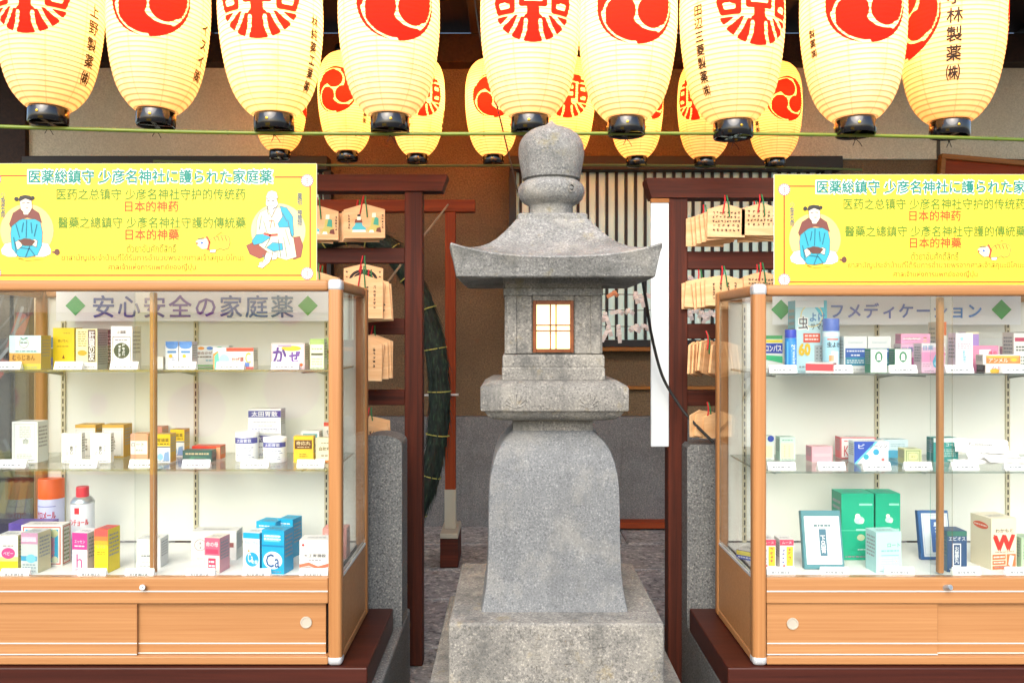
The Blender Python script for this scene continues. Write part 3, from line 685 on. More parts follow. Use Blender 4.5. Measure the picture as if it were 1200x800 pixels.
# ------------------------------------------------------------------ glazed display cases
CW, CD, CY = 1.15, .46, 2.4
def display_case(x0, H, head, label):
    t = thing('display_case', label, 'display case', (x0, CY, .53), 0, 'orange wood glass cases')
    k = H/1.132; W_ = CW; D = CD; zf = .25
    for (px, py) in ((0, 0), (W_-.04, 0), (0, D-.04), (W_-.04, D-.04)):
        m = MB(); m.box(px, px+.04, py, py+.04, .0, H, M['wood_v'], .011, 4); p = m.build('corner_post', t, smooth=True)
        if py == 0:
            for z0, z1 in ((H-.036, H+.0015), (-.0005, .03)):
                m = MB(); m.box(px-.0015, px+.0415, py-.0015, py+.0415, z0, z1, M['silver'], .012, 4); m.build('corner_cap', p, smooth=True)
    for y0 in (.003, D-.037):
        m = MB(); m.box(.0405, W_-.0405, y0, y0+.034, H-.0345, H-.001, M['wood'], .009, 3); m.build('top_rail', t, smooth=True)
    for px in (.003, W_-.037):
        m = MB(); m.box(px, px+.034, .0405, D-.0405, H-.0345, H-.001, M['wood'], .009, 3); m.build('top_rail', t, smooth=True)
    m = MB(); m.box(.038, W_-.038, .038, D-.038, H-.012, H-.006, M['glass']); m.build('top_glass', t)
    # wooden lower body
    m = MB(); m.box(.035, W_-.035, .04, D-.004, .012, .246, col('#1d130b', .8)); m.build('carcass', t)
    for px, s in ((.004, -1), (W_-.018, 1)):
        m = MB(); m.box(px, px+.014, .0405, D-.0405, .028, .2465, M['wood'], .001, 1); q = m.build('side_panel', t)
        m = MB(); m.box(px-.002, px+.016, .0405, D-.0405, .002, .0278, M['wood'], .005, 2); m.build('side_skirt', q)
        m = MB(); m.box(px-.001, px+.015, .0405, D-.0405, .2467, .256, M['silver'], .002, 1); m.build('side_trim', q)
    m = MB(); m.box(.0405, W_-.0405, .004, .04, .002, .0265, M['wood'], .004, 2); m.build('bottom_rail', t)
    m = MB(); m.box(.0405, W_-.0405, .005, .04, .181, .256, M['wood'], .003, 2); r_ = m.build('front_rail', t)
    m = MB(); m.box(.0405, W_-.0405, .003, .006, .216, .2195, M['trim']); m.build('rail_trim', r_)
    for (a, b_, y0, dz) in ((.043, .5455, .012, .0), (.535, W_-.0505, .023, -.004)):
        m = MB(); m.box(a, b_, y0, y0+.009, .028, .179, M['wood'], .0008, 1); p = m.build('sliding_panel', t)
        m = MB(); m.box(a, b_, y0-.0015, y0+.003, .061+dz, .0642+dz, M['trim']); m.box(a, b_, y0-.0015, y0+.003, .0285, .0315, M['trim']); m.build('panel_trim', p)
        cx = a+.075 if a < .3 else b_-.058
        m = MB(); m.X = Matrix.Translation((cx, y0-.001, .121)) @ Matrix.Rotation(R(90), 4, 'X'); m.lathe([(.017, 0), (.017, .003), (.0135, .003), (.0125, .0012), (.0, .0012)], col('#bdb6a6', .4, .3), 24, False); m.build('finger_pull', p, smooth=True)
    m = MB(); m.X = Matrix.Translation((.566, .004, .229)) @ Matrix.Rotation(R(72), 4, 'X') @ Matrix.Rotation(R(20), 4, 'Y'); m.lathe([(.0085, -.01), (.0085, .016), (.0075, .018), (.002, .018), (.0, .012)], M['metal'], 18); m.build('lock_cylinder', t, smooth=True)
    m = MB(); m.box(.567, .584, .046, .066, .2565, H-.036, M['wood_v'], .003, 1); m.build('centre_post', t)
    zt = H-.036
    gm = [M['glassedge'], M['glassedge'], M['glass'], M['glassedge'], M['glass'], M['glassedge']]
    m = MB(); m.box(.041, .592, .016, .0205, .2575, zt, None, mats=gm); m.build('glass_pane', t)
    m = MB(); m.box(.5325, W_-.041, .026, .0305, .2575, zt, None, mats=gm); m.build('glass_pane', t)
    sg = [M['glassedge'], M['glassedge'], M['glassedge'], M['glass'], M['glassedge'], M['glass']]
    for px in (.006, W_-.011):
        m = MB(); m.box(px, px+.005, .041, D-.041, .2565, zt, None, mats=sg); m.build('side_glass', t)
    m = MB(); m.box(.0405, W_-.0405, D-.02, D-.012, .2565, H-.036, M['panelback']); bp = m.build('back_panel', t)
    m = MB(); m.box(.036, W_-.036, .041, D-.021, .2465, .2505, col('#e0e1de', .4)); m.build('floor_board', t)
    for sx in (.097, .556, 1.008):
        m = MB(); y = D-.021; m.box(sx-.007, sx+.007, y-.006, y, .252, H-.04, col('#bdb59a', .5)); z = .26
        while z < H-.06: m.box(sx-.0022, sx+.0022, y-.0064, y-.0058, z, z+.017, M['black']); z += .0262
        m.build('slotted_standard', t)
    for sz in (.864*k, .564*k):
        em = [M['shelfglass'], M['shelfglass'], M['glassedge'], M['glassedge'], M['glassedge'], M['glassedge']]
        m = MB(); m.box(.046, W_-.046, .078, D-.03, sz-.0065, sz, None, mats=em); sh = m.build('glass_shelf', t)
        for sx in (.097, .556, 1.008):
            m = MB(); m.X = Matrix.Translation((sx, 0, 0)) @ Matrix.Rotation(R(90), 4, 'Z')
            m.prism([(.105, sz-.0075), (D-.029, sz-.0075), (D-.029, sz-.035), (.3, sz-.018), (.105, sz-.013)], -.002, .002, col('#8f948f', .4, .7)); m.build('bracket', sh)
    # hanging header strip with its writing
    txt, xa, xb, tx0, tx1, dia, hcols = head
    m = MB(); zc = (H-.012+1.016*k)/2; m.box(xa, xb, .378, .3795, 1.016*k, H-.012, M['film']); hs = m.build('header_strip', t)
    m = MB()
    n = len(txt); cw = (tx1-tx0)/n
    for i, ch in enumerate(txt):
        cx = tx0+cw*(i+.5); gv, gf, (ga, gb, gc, gd) = glyphs(ch, 0); sc = cw*.93
        for e, (ox, oz) in enumerate(((.0011, .0007), (-.0011, -.0007), (.0008, -.001), (-.0008, .001))):
            m.add([(cx+(p[0]-(ga+gb)/2)*sc+ox, .3765-.00005*e, zc-.006+(p[1]-.34)*sc+oz) for p in gv], gf, col(hcols[i % len(hcols)], .5))
    for dx, dc in zip(dia, ('#2f9a5c', '#2f9a4e')):
        r__ = .034; m.flat([(dx-r__, zc), (dx, zc-r__), (dx+r__, zc), (dx, zc+r__)], .3766, col(dc, .5))
    m.build('lettering', hs)
    return t
XL, XR = -1.65, .7075
HL, HR = 1.132, 1.118
def hx(px, x0): return XX(px, 2.78)-x0
display_case(XL, HL, ('安心安全の家庭薬', .104, 1.027, hx(107, XL), hx(346, XL), (hx(89, XL), hx(361, XL)), ['#34559a', '#2c4c98', '#4a4498', '#5a3f98', '#543f98', '#2f5698', '#1f5898', '#3a6a90']), 'orange wood and glass medicine case with a kanji header strip')
display_case(XR, HR, ('セルフメディケーション', .176, 1.018, hx(930, XR), hx(1152, XR), (hx(915, XR), hx(1173, XR)), ['#7a90c0', '#6f88c0', '#5c7cc0', '#6a78b8', '#5f74b6', '#6676b8', '#5a72b4', '#5a72b4', '#5a78b8', '#3f7fc4', '#3f7fc4']), 'orange wood and glass medicine case with a katakana header strip')

# ------------------------------------------------------------------ yellow signs on the cases
def yellow_sign(Y, px_left, zbase, label):
    u = Y/F/3.158*(1.0 if Y < 2.5 else .9605*2.45/2.45/(.9605))
    u = 2.45/F/3.158
    x0 = XX(px_left, Y); t = thing('yellow_sign', label, 'sign', (x0+1229*u/2, Y, zbase), 0, 'yellow signs on the cases')
    def A(cx, cy): return ((cx+57)*u-1229*u/2, (458-cy)*u)
    m = MB(); (ax, az), (bx, bz) = A(-57, 458), A(1172, 26); m.box(ax, bx, 0, .006, 0, bz, M['white'], .0012, 1); m.build('board', t)
    for sx in (-.3, .3):
        m = MB(); m.prism([(sx-.012, 0), (sx+.012, 0), (sx+.012, .2), (sx-.012, .2)], .007, .02, M['sill']); m.box(sx-.03, sx+.03, .0205, .06, 0, .014, M['sill']); m.build('stand', t)
    m = MB(); y = -.0006
    def poly(pts, c, l=1):
        m.flat([A(*p) for p in pts], y-.00025*l, col(c, .55))
        if l >= 3: ln(list(pts)+[pts[0]], 1.7, '#5d4a3c', l+.5)
    def disc(cx, cy, r, c, l=1, ry=None): a = A(cx, cy); m.disc(a[0], a[1], r*u, y-.00025*l, col(c, .55), 32, (ry or r)*u)
    def ln(pts, wd, c, l=1): m.line([A(*p) for p in pts], wd*u, y-.00025*l, col(c, .55))
    def tx(s, xa, xb, yc, c, l=3, h=None, bold=0, vert=False):
        a, b_ = A(xa, yc), A(xb, yc); m.text(s, a[0], b_[0], a[1], y-.00025*l, col(c, .55), h*u if h else None, bold, vert)
    poly([(-56, 457), (1171, 457), (1171, 27), (-56, 27)], '#e6c92e', 0)
    ln([(-18, 72), (98, 72)], 6, '#d84a10'); ln([(1018, 77), (1148, 77)], 6, '#d84a10'); ln([(1148, 77), (1148, 440)], 6, '#d84a10'); ln([(1148, 440), (-18, 440)], 6, '#d84a10'); ln([(-18, 440), (-18, 72)], 6, '#d84a10')
    for cx, cy in ((-18, 85), (-18, 431), (1137, 90), (1137, 433)):
        disc(cx, cy, 24, '#e0485a', 2); disc(cx, cy, 21.5, '#eccfc8', 3)
        for k in range(16):
            a = 2*math.pi*k/16; ln([(cx+14*math.cos(a), cy+14*math.sin(a)), (cx+21*math.cos(a), cy+21*math.sin(a))], 2.2, '#e0566a', 4)
        for k in range(3): ln([(cx-7, cy-7+7*k), (cx+7, cy-7+7*k)], 1.8, '#e0566a', 4)
        ln([(cx, cy-11), (cx, cy+11)], 1.8, '#e0566a', 5)
    T = '医薬総鎮守 少彦名神社に護られた家庭薬'
    tx(T, 104, 1011, 75, '#ffffff', 3, 55, .05); tx(T, 108, 1007, 75, '#067a6c', 5, 49, .022)
    tx('医药之总镇守 少彦名神社守护的传统药', 210, 908, 140, '#4a7a14', 3, 42, .01)
    tx('日本的神药', 463, 660, 185, '#d94a08', 3, 40, .014); tx('醫藥之總鎮守 少彥名神社守護的傳統藥', 215, 910, 245, '#4a7a14', 3, 42, .01)
    tx('日本的神藥', 465, 662, 289, '#d94a08', 3, 40, .014)
    tx('ตัวยาอันศักดิ์สิทธิ์', 470, 652, 340, '#7c7a10', 3, 30, .008); tx('ยาสามัญประจำบ้านที่ได้รับการอำนวยพรจากศาลเจ้าสึคุนะบิโคนะ', 228, 903, 376, '#8c7414', 3, 32, .008)
    tx('ศาลเจ้าแห่งการแพทย์ของญี่ปุ่น', 402, 725, 411, '#b4640a', 3, 30, .008)
    tx('少彦名命', 3, 21, 180, '#4a5a70', 4, 96, .01, True); tx('薬祖 神農神', 1100, 1119, 198, '#3f5a70', 4, 126, .01, True)
    # seated god in a blue robe
    disc(100, 275, 101, '#c9892e', 1); disc(100, 275, 99, '#e8b878', 2)
    poly([(4, 345), (20, 322), (55, 316), (70, 345), (62, 372), (30, 372), (8, 362)], '#ece6da', 3); poly([(190, 345), (178, 322), (140, 316), (122, 345), (130, 372), (165, 372), (188, 362)], '#ece6da', 3)
    poly([(48, 232), (148, 232), (158, 280), (156, 330), (140, 366), (100, 374), (70, 372), (44, 340), (40, 285)], '#2a9cb2', 4)
    poly([(36, 250), (50, 210), (78, 192), (118, 192), (145, 210), (156, 246), (130, 232), (100, 226), (72, 236), (40, 262)], '#6e3b33', 5)
    poly([(78, 190), (116, 190), (106, 216), (90, 216)], '#f7ecd8', 6); poly([(74, 158), (118, 156), (120, 192), (110, 210), (94, 212), (78, 196)], '#e6d8c0', 7)
    poly([(70, 162), (76, 148), (94, 144), (114, 147), (122, 160), (116, 164), (96, 156), (76, 166)], '#2a2a28', 8); disc(62, 158, 8, '#2a2a28', 8); disc(122, 154, 7, '#2a2a28', 8)
    ln([(83, 174), (93, 173)], 3, '#3a3030', 9); ln([(101, 172), (111, 173)], 3, '#3a3030', 9); ln([(98, 176), (101, 186)], 1.6, '#b08a7a', 9); ln([(97, 192), (106, 192)], 3, '#d0303a', 9)
    poly([(70, 312), (92, 304), (112, 306), (132, 314), (118, 330), (90, 330)], '#5a352c', 7); poly([(58, 318), (74, 308), (84, 330), (66, 346)], '#e6d8c0', 6); poly([(140, 312), (126, 306), (120, 328), (136, 336)], '#e6d8c0', 6)
    for q in ([(60, 250), (74, 300)], [(100, 236), (98, 300)], [(138, 252), (128, 296)], [(78, 338), (112, 342), (130, 366)], [(112, 330), (96, 372)], [(52, 300), (62, 356)], [(88, 246), (82, 280)], [(116, 246), (120, 284)]): ln(q, 2.8, '#135a6e', 8)
    ln([(196, 354), (212, 356)], 7, '#7a4a34', 4); disc(212, 354, 10, '#5e382c', 5, 12)
    ln([(86, 380), (70, 378), (100, 386), (158, 380)], 3, '#c08a20', 4)
    # bearded god on a rock
    disc(1030, 275, 103, '#c9892e', 1); disc(1030, 275, 101, '#f0d890', 2)
    poly([(912, 330), (940, 316), (985, 340), (990, 366), (960, 378), (925, 362)], '#8a4436', 3); poly([(1080, 300), (1110, 296), (1122, 330), (1114, 372), (1086, 382), (1072, 340)], '#8a4436', 3)
    poly([(962, 208), (1000, 188), (1050, 190), (1078, 230), (1086, 300), (1098, 372), (1060, 384), (1020, 372), (990, 352), (960, 330), (948, 290), (950, 240)], '#e9e2b8', 4)
    poly([(1036, 184), (1062, 190), (1084, 222), (1088, 290), (1082, 300), (1070, 262), (1034, 264), (1028, 250), (1046, 222)], '#2a98b8', 5)
    poly([(932, 314), (948, 290), (992, 284), (1002, 300), (970, 322), (940, 328)], '#2a98b8', 5); poly([(986, 338), (1010, 318), (1046, 322), (1048, 346), (1012, 352)], '#2a98b8', 6)
    poly([(986, 150), (1022, 148), (1030, 176), (1020, 196), (1008, 222), (994, 198), (984, 178)], '#e8e0d0', 6); poly([(984, 152), (992, 132), (1006, 126), (1024, 132), (1030, 154), (1022, 160), (1004, 150), (990, 158)], '#c9c7c2', 7)
    ln([(989, 166), (998, 165)], 3.2, '#44403c', 8); ln([(1006, 164), (1016, 165)], 3.2, '#44403c', 8); ln([(1001, 170), (999, 178)], 1.8, '#a08a7a', 8)
    poly([(990, 184), (1016, 182), (1014, 206), (1006, 226), (996, 204)], '#d4d2ca', 7); ln([(992, 186), (990, 204), (996, 216)], 2.4, '#54606a', 8); ln([(1026, 186), (1010, 196)], 2.4, '#34465a', 8)
    ln([(980, 286), (1000, 292), (1026, 290)], 9, '#e04a3a', 7); ln([(996, 240), (1006, 236), (1014, 240), (1018, 262)], 2.6, '#e04a3a', 7); ln([(1006, 238), (1000, 266)], 2.6, '#e04a3a', 7)
    poly([(986, 356), (1012, 358), (998, 392), (972, 414), (952, 408), (974, 390)], '#e8e0d0', 6); poly([(1010, 352), (1030, 356), (1024, 380), (1006, 384)], '#e8e0d0', 6); poly([(960, 392), (990, 384), (984, 396), (958, 404)], '#e8e0d0', 5)
    for q in ([(968, 220), (960, 270)], [(976, 240), (988, 280)], [(1050, 300), (1062, 372)], [(1030, 306), (1040, 374)], [(1066, 236), (1078, 296)], [(1046, 210), (1062, 240)], [(1000, 304), (980, 340)], [(974, 366), (986, 390)], [(1056, 270), (1074, 330)]): ln(q, 2.8, '#4a6a70', 8)
    # papier mache tiger
    poly([(770, 318), (790, 300), (830, 292), (848, 298), (852, 318), (846, 340), (826, 346), (816, 340), (796, 352), (776, 352)], '#e2b534', 3)
    poly([(724, 314), (740, 302), (768, 302), (778, 322), (770, 342), (748, 344), (730, 330)], '#f6e2a8', 4); ln([(766, 298), (776, 318), (770, 344)], 7, '#d8442c', 5)
    disc(748, 320, 5, '#3a6ab0', 5); disc(730, 322, 3.4, '#d8442c', 5); ln([(732, 306), (756, 304)], 3, '#2a2420', 5); poly([(776, 346), (800, 344), (798, 356), (778, 356)], '#e8e0d0', 5)
    for x in (792, 806, 820, 834): ln([(x, 298), (x+6, 312)], 3, '#8a6a1c', 5)
    ln([(800, 294), (818, 280), (822, 284)], 3, '#b59030', 5)
    m.build('print', t); return t
yellow_sign(2.45, -18, .53+HL+.0005, 'yellow multilingual medicine sign whose bearded god is in view beside the two gods plaque')
yellow_sign(2.545, 907, .53+HR+.0005, 'yellow multilingual medicine sign standing on the katakana header case')
# ------------------------------------------------------------------ what stands in the cases
KL, KR = HL/1.132, HR/1.132
SH = {'L': (.53+.864*KL, .53+.564*KL, .53+.2505), 'R': (.53+.864*KR, .53+.564*KR, .53+.2505)}
GB = 'medicine packages in the display cases'
rb = random.Random(5)
def prints(m, ops, w_, h, y0):
    for i, op in enumerate(ops):
        y = y0-.0004-.00012*i; k = op[0]
        U = lambda u: (u-.5)*w_
        if k == 'r': m.flat([(U(op[1]), op[3]*h), (U(op[2]), op[3]*h), (U(op[2]), op[4]*h), (U(op[1]), op[4]*h)], y, colp(op[5], .45))
        elif k == 't': m.text(op[1], U(op[2]), U(op[3]), op[4]*h, y, colp(op[5], .45), op[6]*h if len(op) > 6 and op[6] else None, .012 if len(op) < 9 else op[8], bool(len(op) > 7 and op[7]))
        elif k == 'd': m.disc(U(op[1]), op[2]*h, op[3]*w_, y, colp(op[4], .45), 24)
        elif k == 'e': m.disc(U(op[1]), op[2]*h, op[3]*w_, y, colp(op[5], .45), 24, op[4]*w_)
        elif k == 'o': m.ring(U(op[1]), op[2]*h, op[3]*w_, op[4]*w_, y, colp(op[5], .45), 28)
        elif k == 'p': m.flat([(U(a), b_*h) for a, b_ in op[1]], y, colp(op[2], .45))
        elif k == 'b':     # thin frame
            a, b_, c, d, t, cc = op[1:]
            t_ = t*w_
            for q in ((U(a), U(b_), c*h, c*h+t_), (U(a), U(b_), d*h-t_, d*h), (U(a), U(a)+t_, c*h+t_, d*h-t_), (U(b_)-t_, U(b_), c*h+t_, d*h-t_)):
                m.flat([(q[0], q[2]), (q[1], q[2]), (q[1], q[3]), (q[0], q[3])], y, colp(cc, .45))
        elif k == 'l':     # lines of print too small to read
            a, b_, c, d, n, cc = op[1:]; hh = (d-c)*h/n
            for r_ in range(n):
                x = U(a); z = c*h+hh*(r_+.5)
                while x < U(b_)-.002:
                    L = min(rb.uniform(.004, .012), U(b_)-x); m.flat([(x, z-hh*.24), (x+L, z-hh*.24), (x+L, z+hh*.24), (x, z+hh*.24)], y, colp(cc, .5)); x += L+rb.uniform(.0015, .003)
        elif k == 'x':     # a column of print too small to read
            u, c, d, s, n, cc = op[1:]
            for r_ in range(n): worn_char(m, U(u), (c+(d-c)*(r_+.5)/n)*h, s*w_, s*w_*.35, y, colp(cc, .5), rb)
def pack(c, sh, x0, x1, yt, Y, d, base, ops, label, side=None, top=None, rot=0, cat='medicine box', name='medicine_box', sideops=None):
    """a printed carton: front edge pixels x0..x1, top pixel yt, distance Y of the front, depth d"""
    z = SH[c][sh]+.0004; xa, xb = XX(x0, Y), XX(x1, Y); w_ = xb-xa; h = ZZ(yt, Y)-z
    m = MB(); B, s_, t_ = colp(base, .42), colp(side or base, .42), colp(top or base, .42)
    m.box(-w_/2, w_/2, 0, d, 0, h, None, mats=[B, t_, B, s_, s_, s_])
    o = m.build(name, loc=((xa+xb)/2, Y, z), rot=(0, 0, R(rot))); tag(o, label, cat, GB)
    m = MB(); prints(m, list(ops)+([('l', .12, .88, .03, .075, 1, '#8f9498')] if h > .07 else []), w_, h, 0)
    s2 = sideops or [('l', .12, .88, .35, .9, 6, '#9aa0a4')]
    for sgn in (1, -1):
        m.X = Matrix.Translation((sgn*w_/2, d/2, 0)) @ Matrix.Rotation(R(90*sgn), 4, 'Z'); prints(m, s2, d, h, 0)
    m.X = Matrix.Translation((0, 0, h)) @ Matrix.Rotation(R(-90), 4, 'X'); prints(m, [('l', .2, .8, .3, .6, 2, '#8f9498')], w_, d, 0)
    m.build('print', o); return o
def yb0(yb): return (1.5-SH['L'][2])*F/(yb-392)
def yb1(c, yb): return (1.5-SH[c][1])*F/(yb-392)
W_, K_, BL, RD = '#f4f4f0', '#2c2f33', '#2a5fb0', '#d8343c'
# ---- kanji header case, upper shelf
A1, A2, A3 = 2.51, 2.58, 2.68
pack('L', 0, 11, 48, 393, A1, .055, '#c9f0ee', [('r', 0, 1, 0, .48, '#d2a04a'), ('r', .3, 1, .0, .16, '#c8c24a'), ('o', .46, .77, .15, .012, '#c0555a'), ('p', [(.34, .93), (.44, .86), (.46, .88), (.37, .95)], '#2a9a8c'), ('p', [(.46, .88), (.6, .93), (.56, .95), (.48, .92)], '#2a9a8c'), ('l', .35, .57, .76, .82, 1, '#5a3c3c'), ('t', 'むらじあん', .1, .82, .34, '#6a4418', .16), ('l', .2, .9, .5, .56, 1, '#4a7a88')], 'aqua over gold box with a round fruit face emblem on the upper shelf', side='#c6b06a')
pack('L', 0, 55.5, 62, 395, A3, .05, '#4a7fa8', [('r', 0, 1, .32, .62, '#8a7a30'), ('r', 0, 1, .05, .3, '#2f48b0'), ('r', 0, 1, .62, .65, '#d8dde0')], 'small dark blue and olive box mostly hidden behind the plain yellow box')
pack('L', 0, 62, 87, 384, A2, .05, '#f6d51a', [('t', 'あいちん', .25, .72, .68, '#8a6410', .07), ('l', .2, .8, .52, .56, 1, '#8a6410'), ('l', .5, .8, .85, .88, 1, '#6a5410'), ('p', [(.44, .24), (.5, .34), (.56, .24)], '#7a3a10'), ('l', .28, .7, .1, .15, 1, '#8a6410')], 'tall plain yellow box on the upper shelf, second from its end', side='#e3bf10')
pack('L', 0, 89, 114, 385, A1, .065, '#f3eab4', [('r', .56, .92, .18, .97, '#5a4c44'), ('t', '肝臓の友', .6, .88, .57, '#f4f4f0', .72, True), ('r', 0, 1, 0, .17, '#e9e8e2'), ('e', .3, .4, .22, .13, '#e8a324'), ('l', .1, .5, .55, .95, 7, '#b0a05a')], 'cream box with one broad dark upright band of white writing', side='#a9b2b0', sideops=[('l', .1, .9, .1, .92, 14, '#6f7a80')])
pack('L', 0, 124, 131, 386, A3, .05, '#3c2a34', [('l', .1, .9, .1, .9, 9, '#a58a90')], 'narrow dark maroon box squeezed behind the white box with the black disc')
pack('L', 0, 130, 155, 382, A1, .06, '#f4f4ef', [('b', .08, .92, .06, .76, .025, '#3a4240'), ('d', .5, .43, .37, '#2b4238'), ('x', .4, .3, .56, .07, 4, '#e8ece8'), ('x', .6, .32, .58, .07, 4, '#e8ece8'), ('t', '止瀉薬', .3, .7, .86, '#5a605c', .07), ('l', .2, .8, .65, .7, 1, '#888')], 'tall white box with a large black green disc of white writing', side='#e3e6e2')
pack('L', 0, 176, 191, 418, A2, .05, '#eceae6', [('r', .42, .58, .35, .65, '#8a8f94'), ('l', .1, .5, .12, .25, 1, '#aaa')], 'very small white box lying low next to the centre post of the kanji case')
for x, lb in ((194, 'white box with blue top and yellow drop, nearer the centre post of its pair'), (210, 'white box with blue top and yellow drop, farther from the centre post of its pair')):
    pack('L', 0, x, x+15, 400, A1+.01, .045, '#eef3f8', [('r', 0, 1, .84, 1, '#3f86d8'), ('e', .5, .82, .45, .2, '#4f92de'), ('r', .15, .85, .58, .66, '#3a8ad0'), ('d', .4, .47, .14, '#f0c83a'), ('l', .5, .85, .15, .45, 4, '#b8bcd8')], lb, side='#d6cfe0')
pack('L', 0, 230, 268, 405, A3, .04, '#e9ecec', [('e', .15, .88, .1, .05, '#f09a4a'), ('e', .42, .88, .1, .05, '#4a8fe0'), ('e', .72, .88, .1, .05, '#5ac0a0'), ('t', '総合かぜ', .02, .5, .66, '#8a5a5a', .14), ('l', .02, .5, .42, .54, 1, '#7a6a6a'), ('l', .3, .6, .25, .36, 1, '#58b8d0'), ('r', 0, 1, .03, .1, '#6cc07c')], 'wide pale grey box with three coloured ovals behind the red cold medicine box')
pack('L', 0, 250, 297, 407.5, A1+.02, .045, '#f7f4ee', [('r', .32, 1, .83, 1, '#e6483e'), ('r', .62, 1, 0, .1, '#e0606a'), ('p', [(0, 0), (0, .72), (.12, .85), (.14, .0)], '#f09a4a'), ('p', [(.03, 0), (.03, .62), (.13, .8), (.15, 0)], '#5ad0b8'), ('e', .27, .42, .13, .15, '#a8dde4'), ('e', .34, .3, .07, .12, '#a8dde4'), ('t', 'かぜ薬', .46, .76, .44, '#a8283a', .25), ('t', 'C', .8, .93, .52, '#e8c84a', .5), ('r', .7, .9, .1, .3, '#5a88d8')], 'red and white cold medicine box with a pale blue elephant')
pack('L', 0, 318, 357, 402, A1, .05, '#f4efee', [('e', .6, .8, .3, .08, '#f2c63a'), ('t', 'か', .06, .44, .55, '#5a2f9a', .55, False, .04), ('t', 'ぜ', .54, .86, .47, '#6a3aa8', .42, False, .04), ('b', .01, .99, .02, .98, .02, '#e0a8b0'), ('r', .2, .6, .86, .93, '#b8a0c8'), ('d', .9, .17, .05, '#e87a3a')], 'white cold medicine box with very big purple writing', side='#e8dcd8')
pack('L', 0, 357, 362, 404, A3-.05, .05, '#7a2a66', [('l', .1, .9, .1, .9, 5, '#e85a4a')], 'sliver of a purple and red box between the purple writing box and the green ones')
pack('L', 0, 363, 380, 397, A1, .04, '#eef2de', [('r', 0, 1, .82, 1, '#a9c978'), ('l', .15, .85, .62, .72, 1, '#a8c08a'), ('r', .1, .9, .46, .53, '#4a5240'), ('l', .15, .85, .12, .38, 3, '#c0cfa8'), ('b', .01, .99, .01, .99, .03, '#9cc27a')], 'pale green and white box with a dark line, in front of the greener one')
pack('L', 0, 380.5, 396, 396, A2, .045, '#a8cc7c', [('r', .1, .9, .5, .58, '#3f4a34'), ('l', .12, .85, .65, .85, 3, '#e8f0d8'), ('l', .12, .85, .12, .4, 3, '#e8f0d8')], 'greener box half behind the corner post at the end of the upper shelf')
# ---- kanji header case, middle shelf
Y = yb1('L', 542)
pack('L', 1, 14, 44, 494, Y, .06, '#f1f5f1', [('b', .08, .9, .06, .95, .012, '#9fb0a8'), ('t', '命', .42, .66, .52, '#8fa098', .14), ('l', .2, .8, .1, .22, 3, '#b8c4bc'), ('l', .3, .75, .6, .9, 7, '#c4cec8')], 'tall white box with a faint thin frame, alone at the shelf end', side='#e6eeea')
Y = yb1('L', 536)
pack('L', 1, 88, 112, 497.5, Y, .06, '#d3a548', [('r', .0, .98, .0, .9, '#e9e7e2'), ('b', .04, .93, .04, .86, .02, '#a8aaa8'), ('x', .55, .2, .6, .06, 4, '#5a5450')], 'ochre topped box behind the two white herb boxes, nearer the shelf end', side='#cf9a3c', top='#d6a442')
pack('L', 1, 120, 145, 497.5, Y, .06, '#d3a548', [('r', .0, .98, .05, .9, '#e9e7e2'), ('b', .04, .93, .08, .86, .02, '#a8aaa8'), ('x', .55, .24, .62, .06, 4, '#5a5450'), ('d', .3, .62, .06, '#e0a0a0')], 'ochre topped box behind the two white herb boxes, nearer the centre post', side='#cf9a3c', top='#d6a442')
Y = yb1('L', 542)
for x, lb in ((72, 'white framed herb box, front one nearer the shelf end'), (106, 'white framed herb box, front one nearer the centre post')):
    pack('L', 1, x, x+23.5, 507.5, Y, .022, '#f6f7f5', [('b', .06, .94, .06, .94, .012, '#b4bab6'), ('o', .5, .72, .34, .015, '#c8ccc8'), ('t', '救心', .42, .58, .42, '#4a4a4a', .3, True), ('x', .72, .3, .6, .04, 4, '#a0a0a0'), ('x', .28, .2, .45, .04, 4, '#a0a0a0')], lb)
pack('L', 1, 153, 173, 508, yb1('L', 538), .05, '#e8a68c', [('r', 0, .98, .2, .72, '#f6f4ee'), ('t', 'ロート', .06, .8, .58, '#4a5058', .14), ('l', .3, .7, .3, .4, 1, '#9aa')], 'salmon box with a white label band directly behind the centre post')
pack('L', 1, 178, 190, 500, yb1('L', 532), .05, '#d88a78', [('r', 0, 1, .3, .6, '#f2efe8'), ('l', .1, .9, .4, .5, 1, '#555')], 'dull red box behind the small yellow white box by the centre post')
for x, yt, yb, lb in ((199.5, 503, 535, 'yellow and white box of a pair, the rear one'), (183, 508.5, 542, 'yellow and white box of a pair, the front one')):
    pack('L', 1, x, x+16.5, yt, yb1('L', yb), .045, '#eef2f4', [('r', 0, 1, .58, 1, '#f0c81e'), ('t', '胃腸薬', .1, .9, .79, '#4a3a10', .14), ('l', .1, .9, .62, .7, 1, '#4a3a10'), ('r', 0, 1, .53, .57, '#5a5f66'), ('e', .3, .2, .2, .25, '#8cc4e8'), ('p', [(.5, .05), (.95, .05), (.9, .4), (.6, .35)], '#7fa8d8')], lb, side='#d9a83a', top='#b07a24')
pack('L', 1, 225, 258, 522.5, yb1('L', 538), .05, '#e4412f', [('r', .15, .5, .35, .65, '#f2c8a8'), ('r', .86, 1, .0, .9, '#f0b08a')], 'flat bright red box lying behind the dark teal one', top='#e8584a')
pack('L', 1, 214, 248, 527.5, yb1('L', 541), .04, '#226a62', [('l', .1, .9, .55, .85, 1, '#d8c89a'), ('p', [(.1, .0), (.9, .0), (.8, .4), (.3, .5)], '#3f8a70'), ('r', .4, .8, .12, .3, '#1a3a3a')], 'flat dark teal box lying in front of the bright red one', top='#3a7a70')
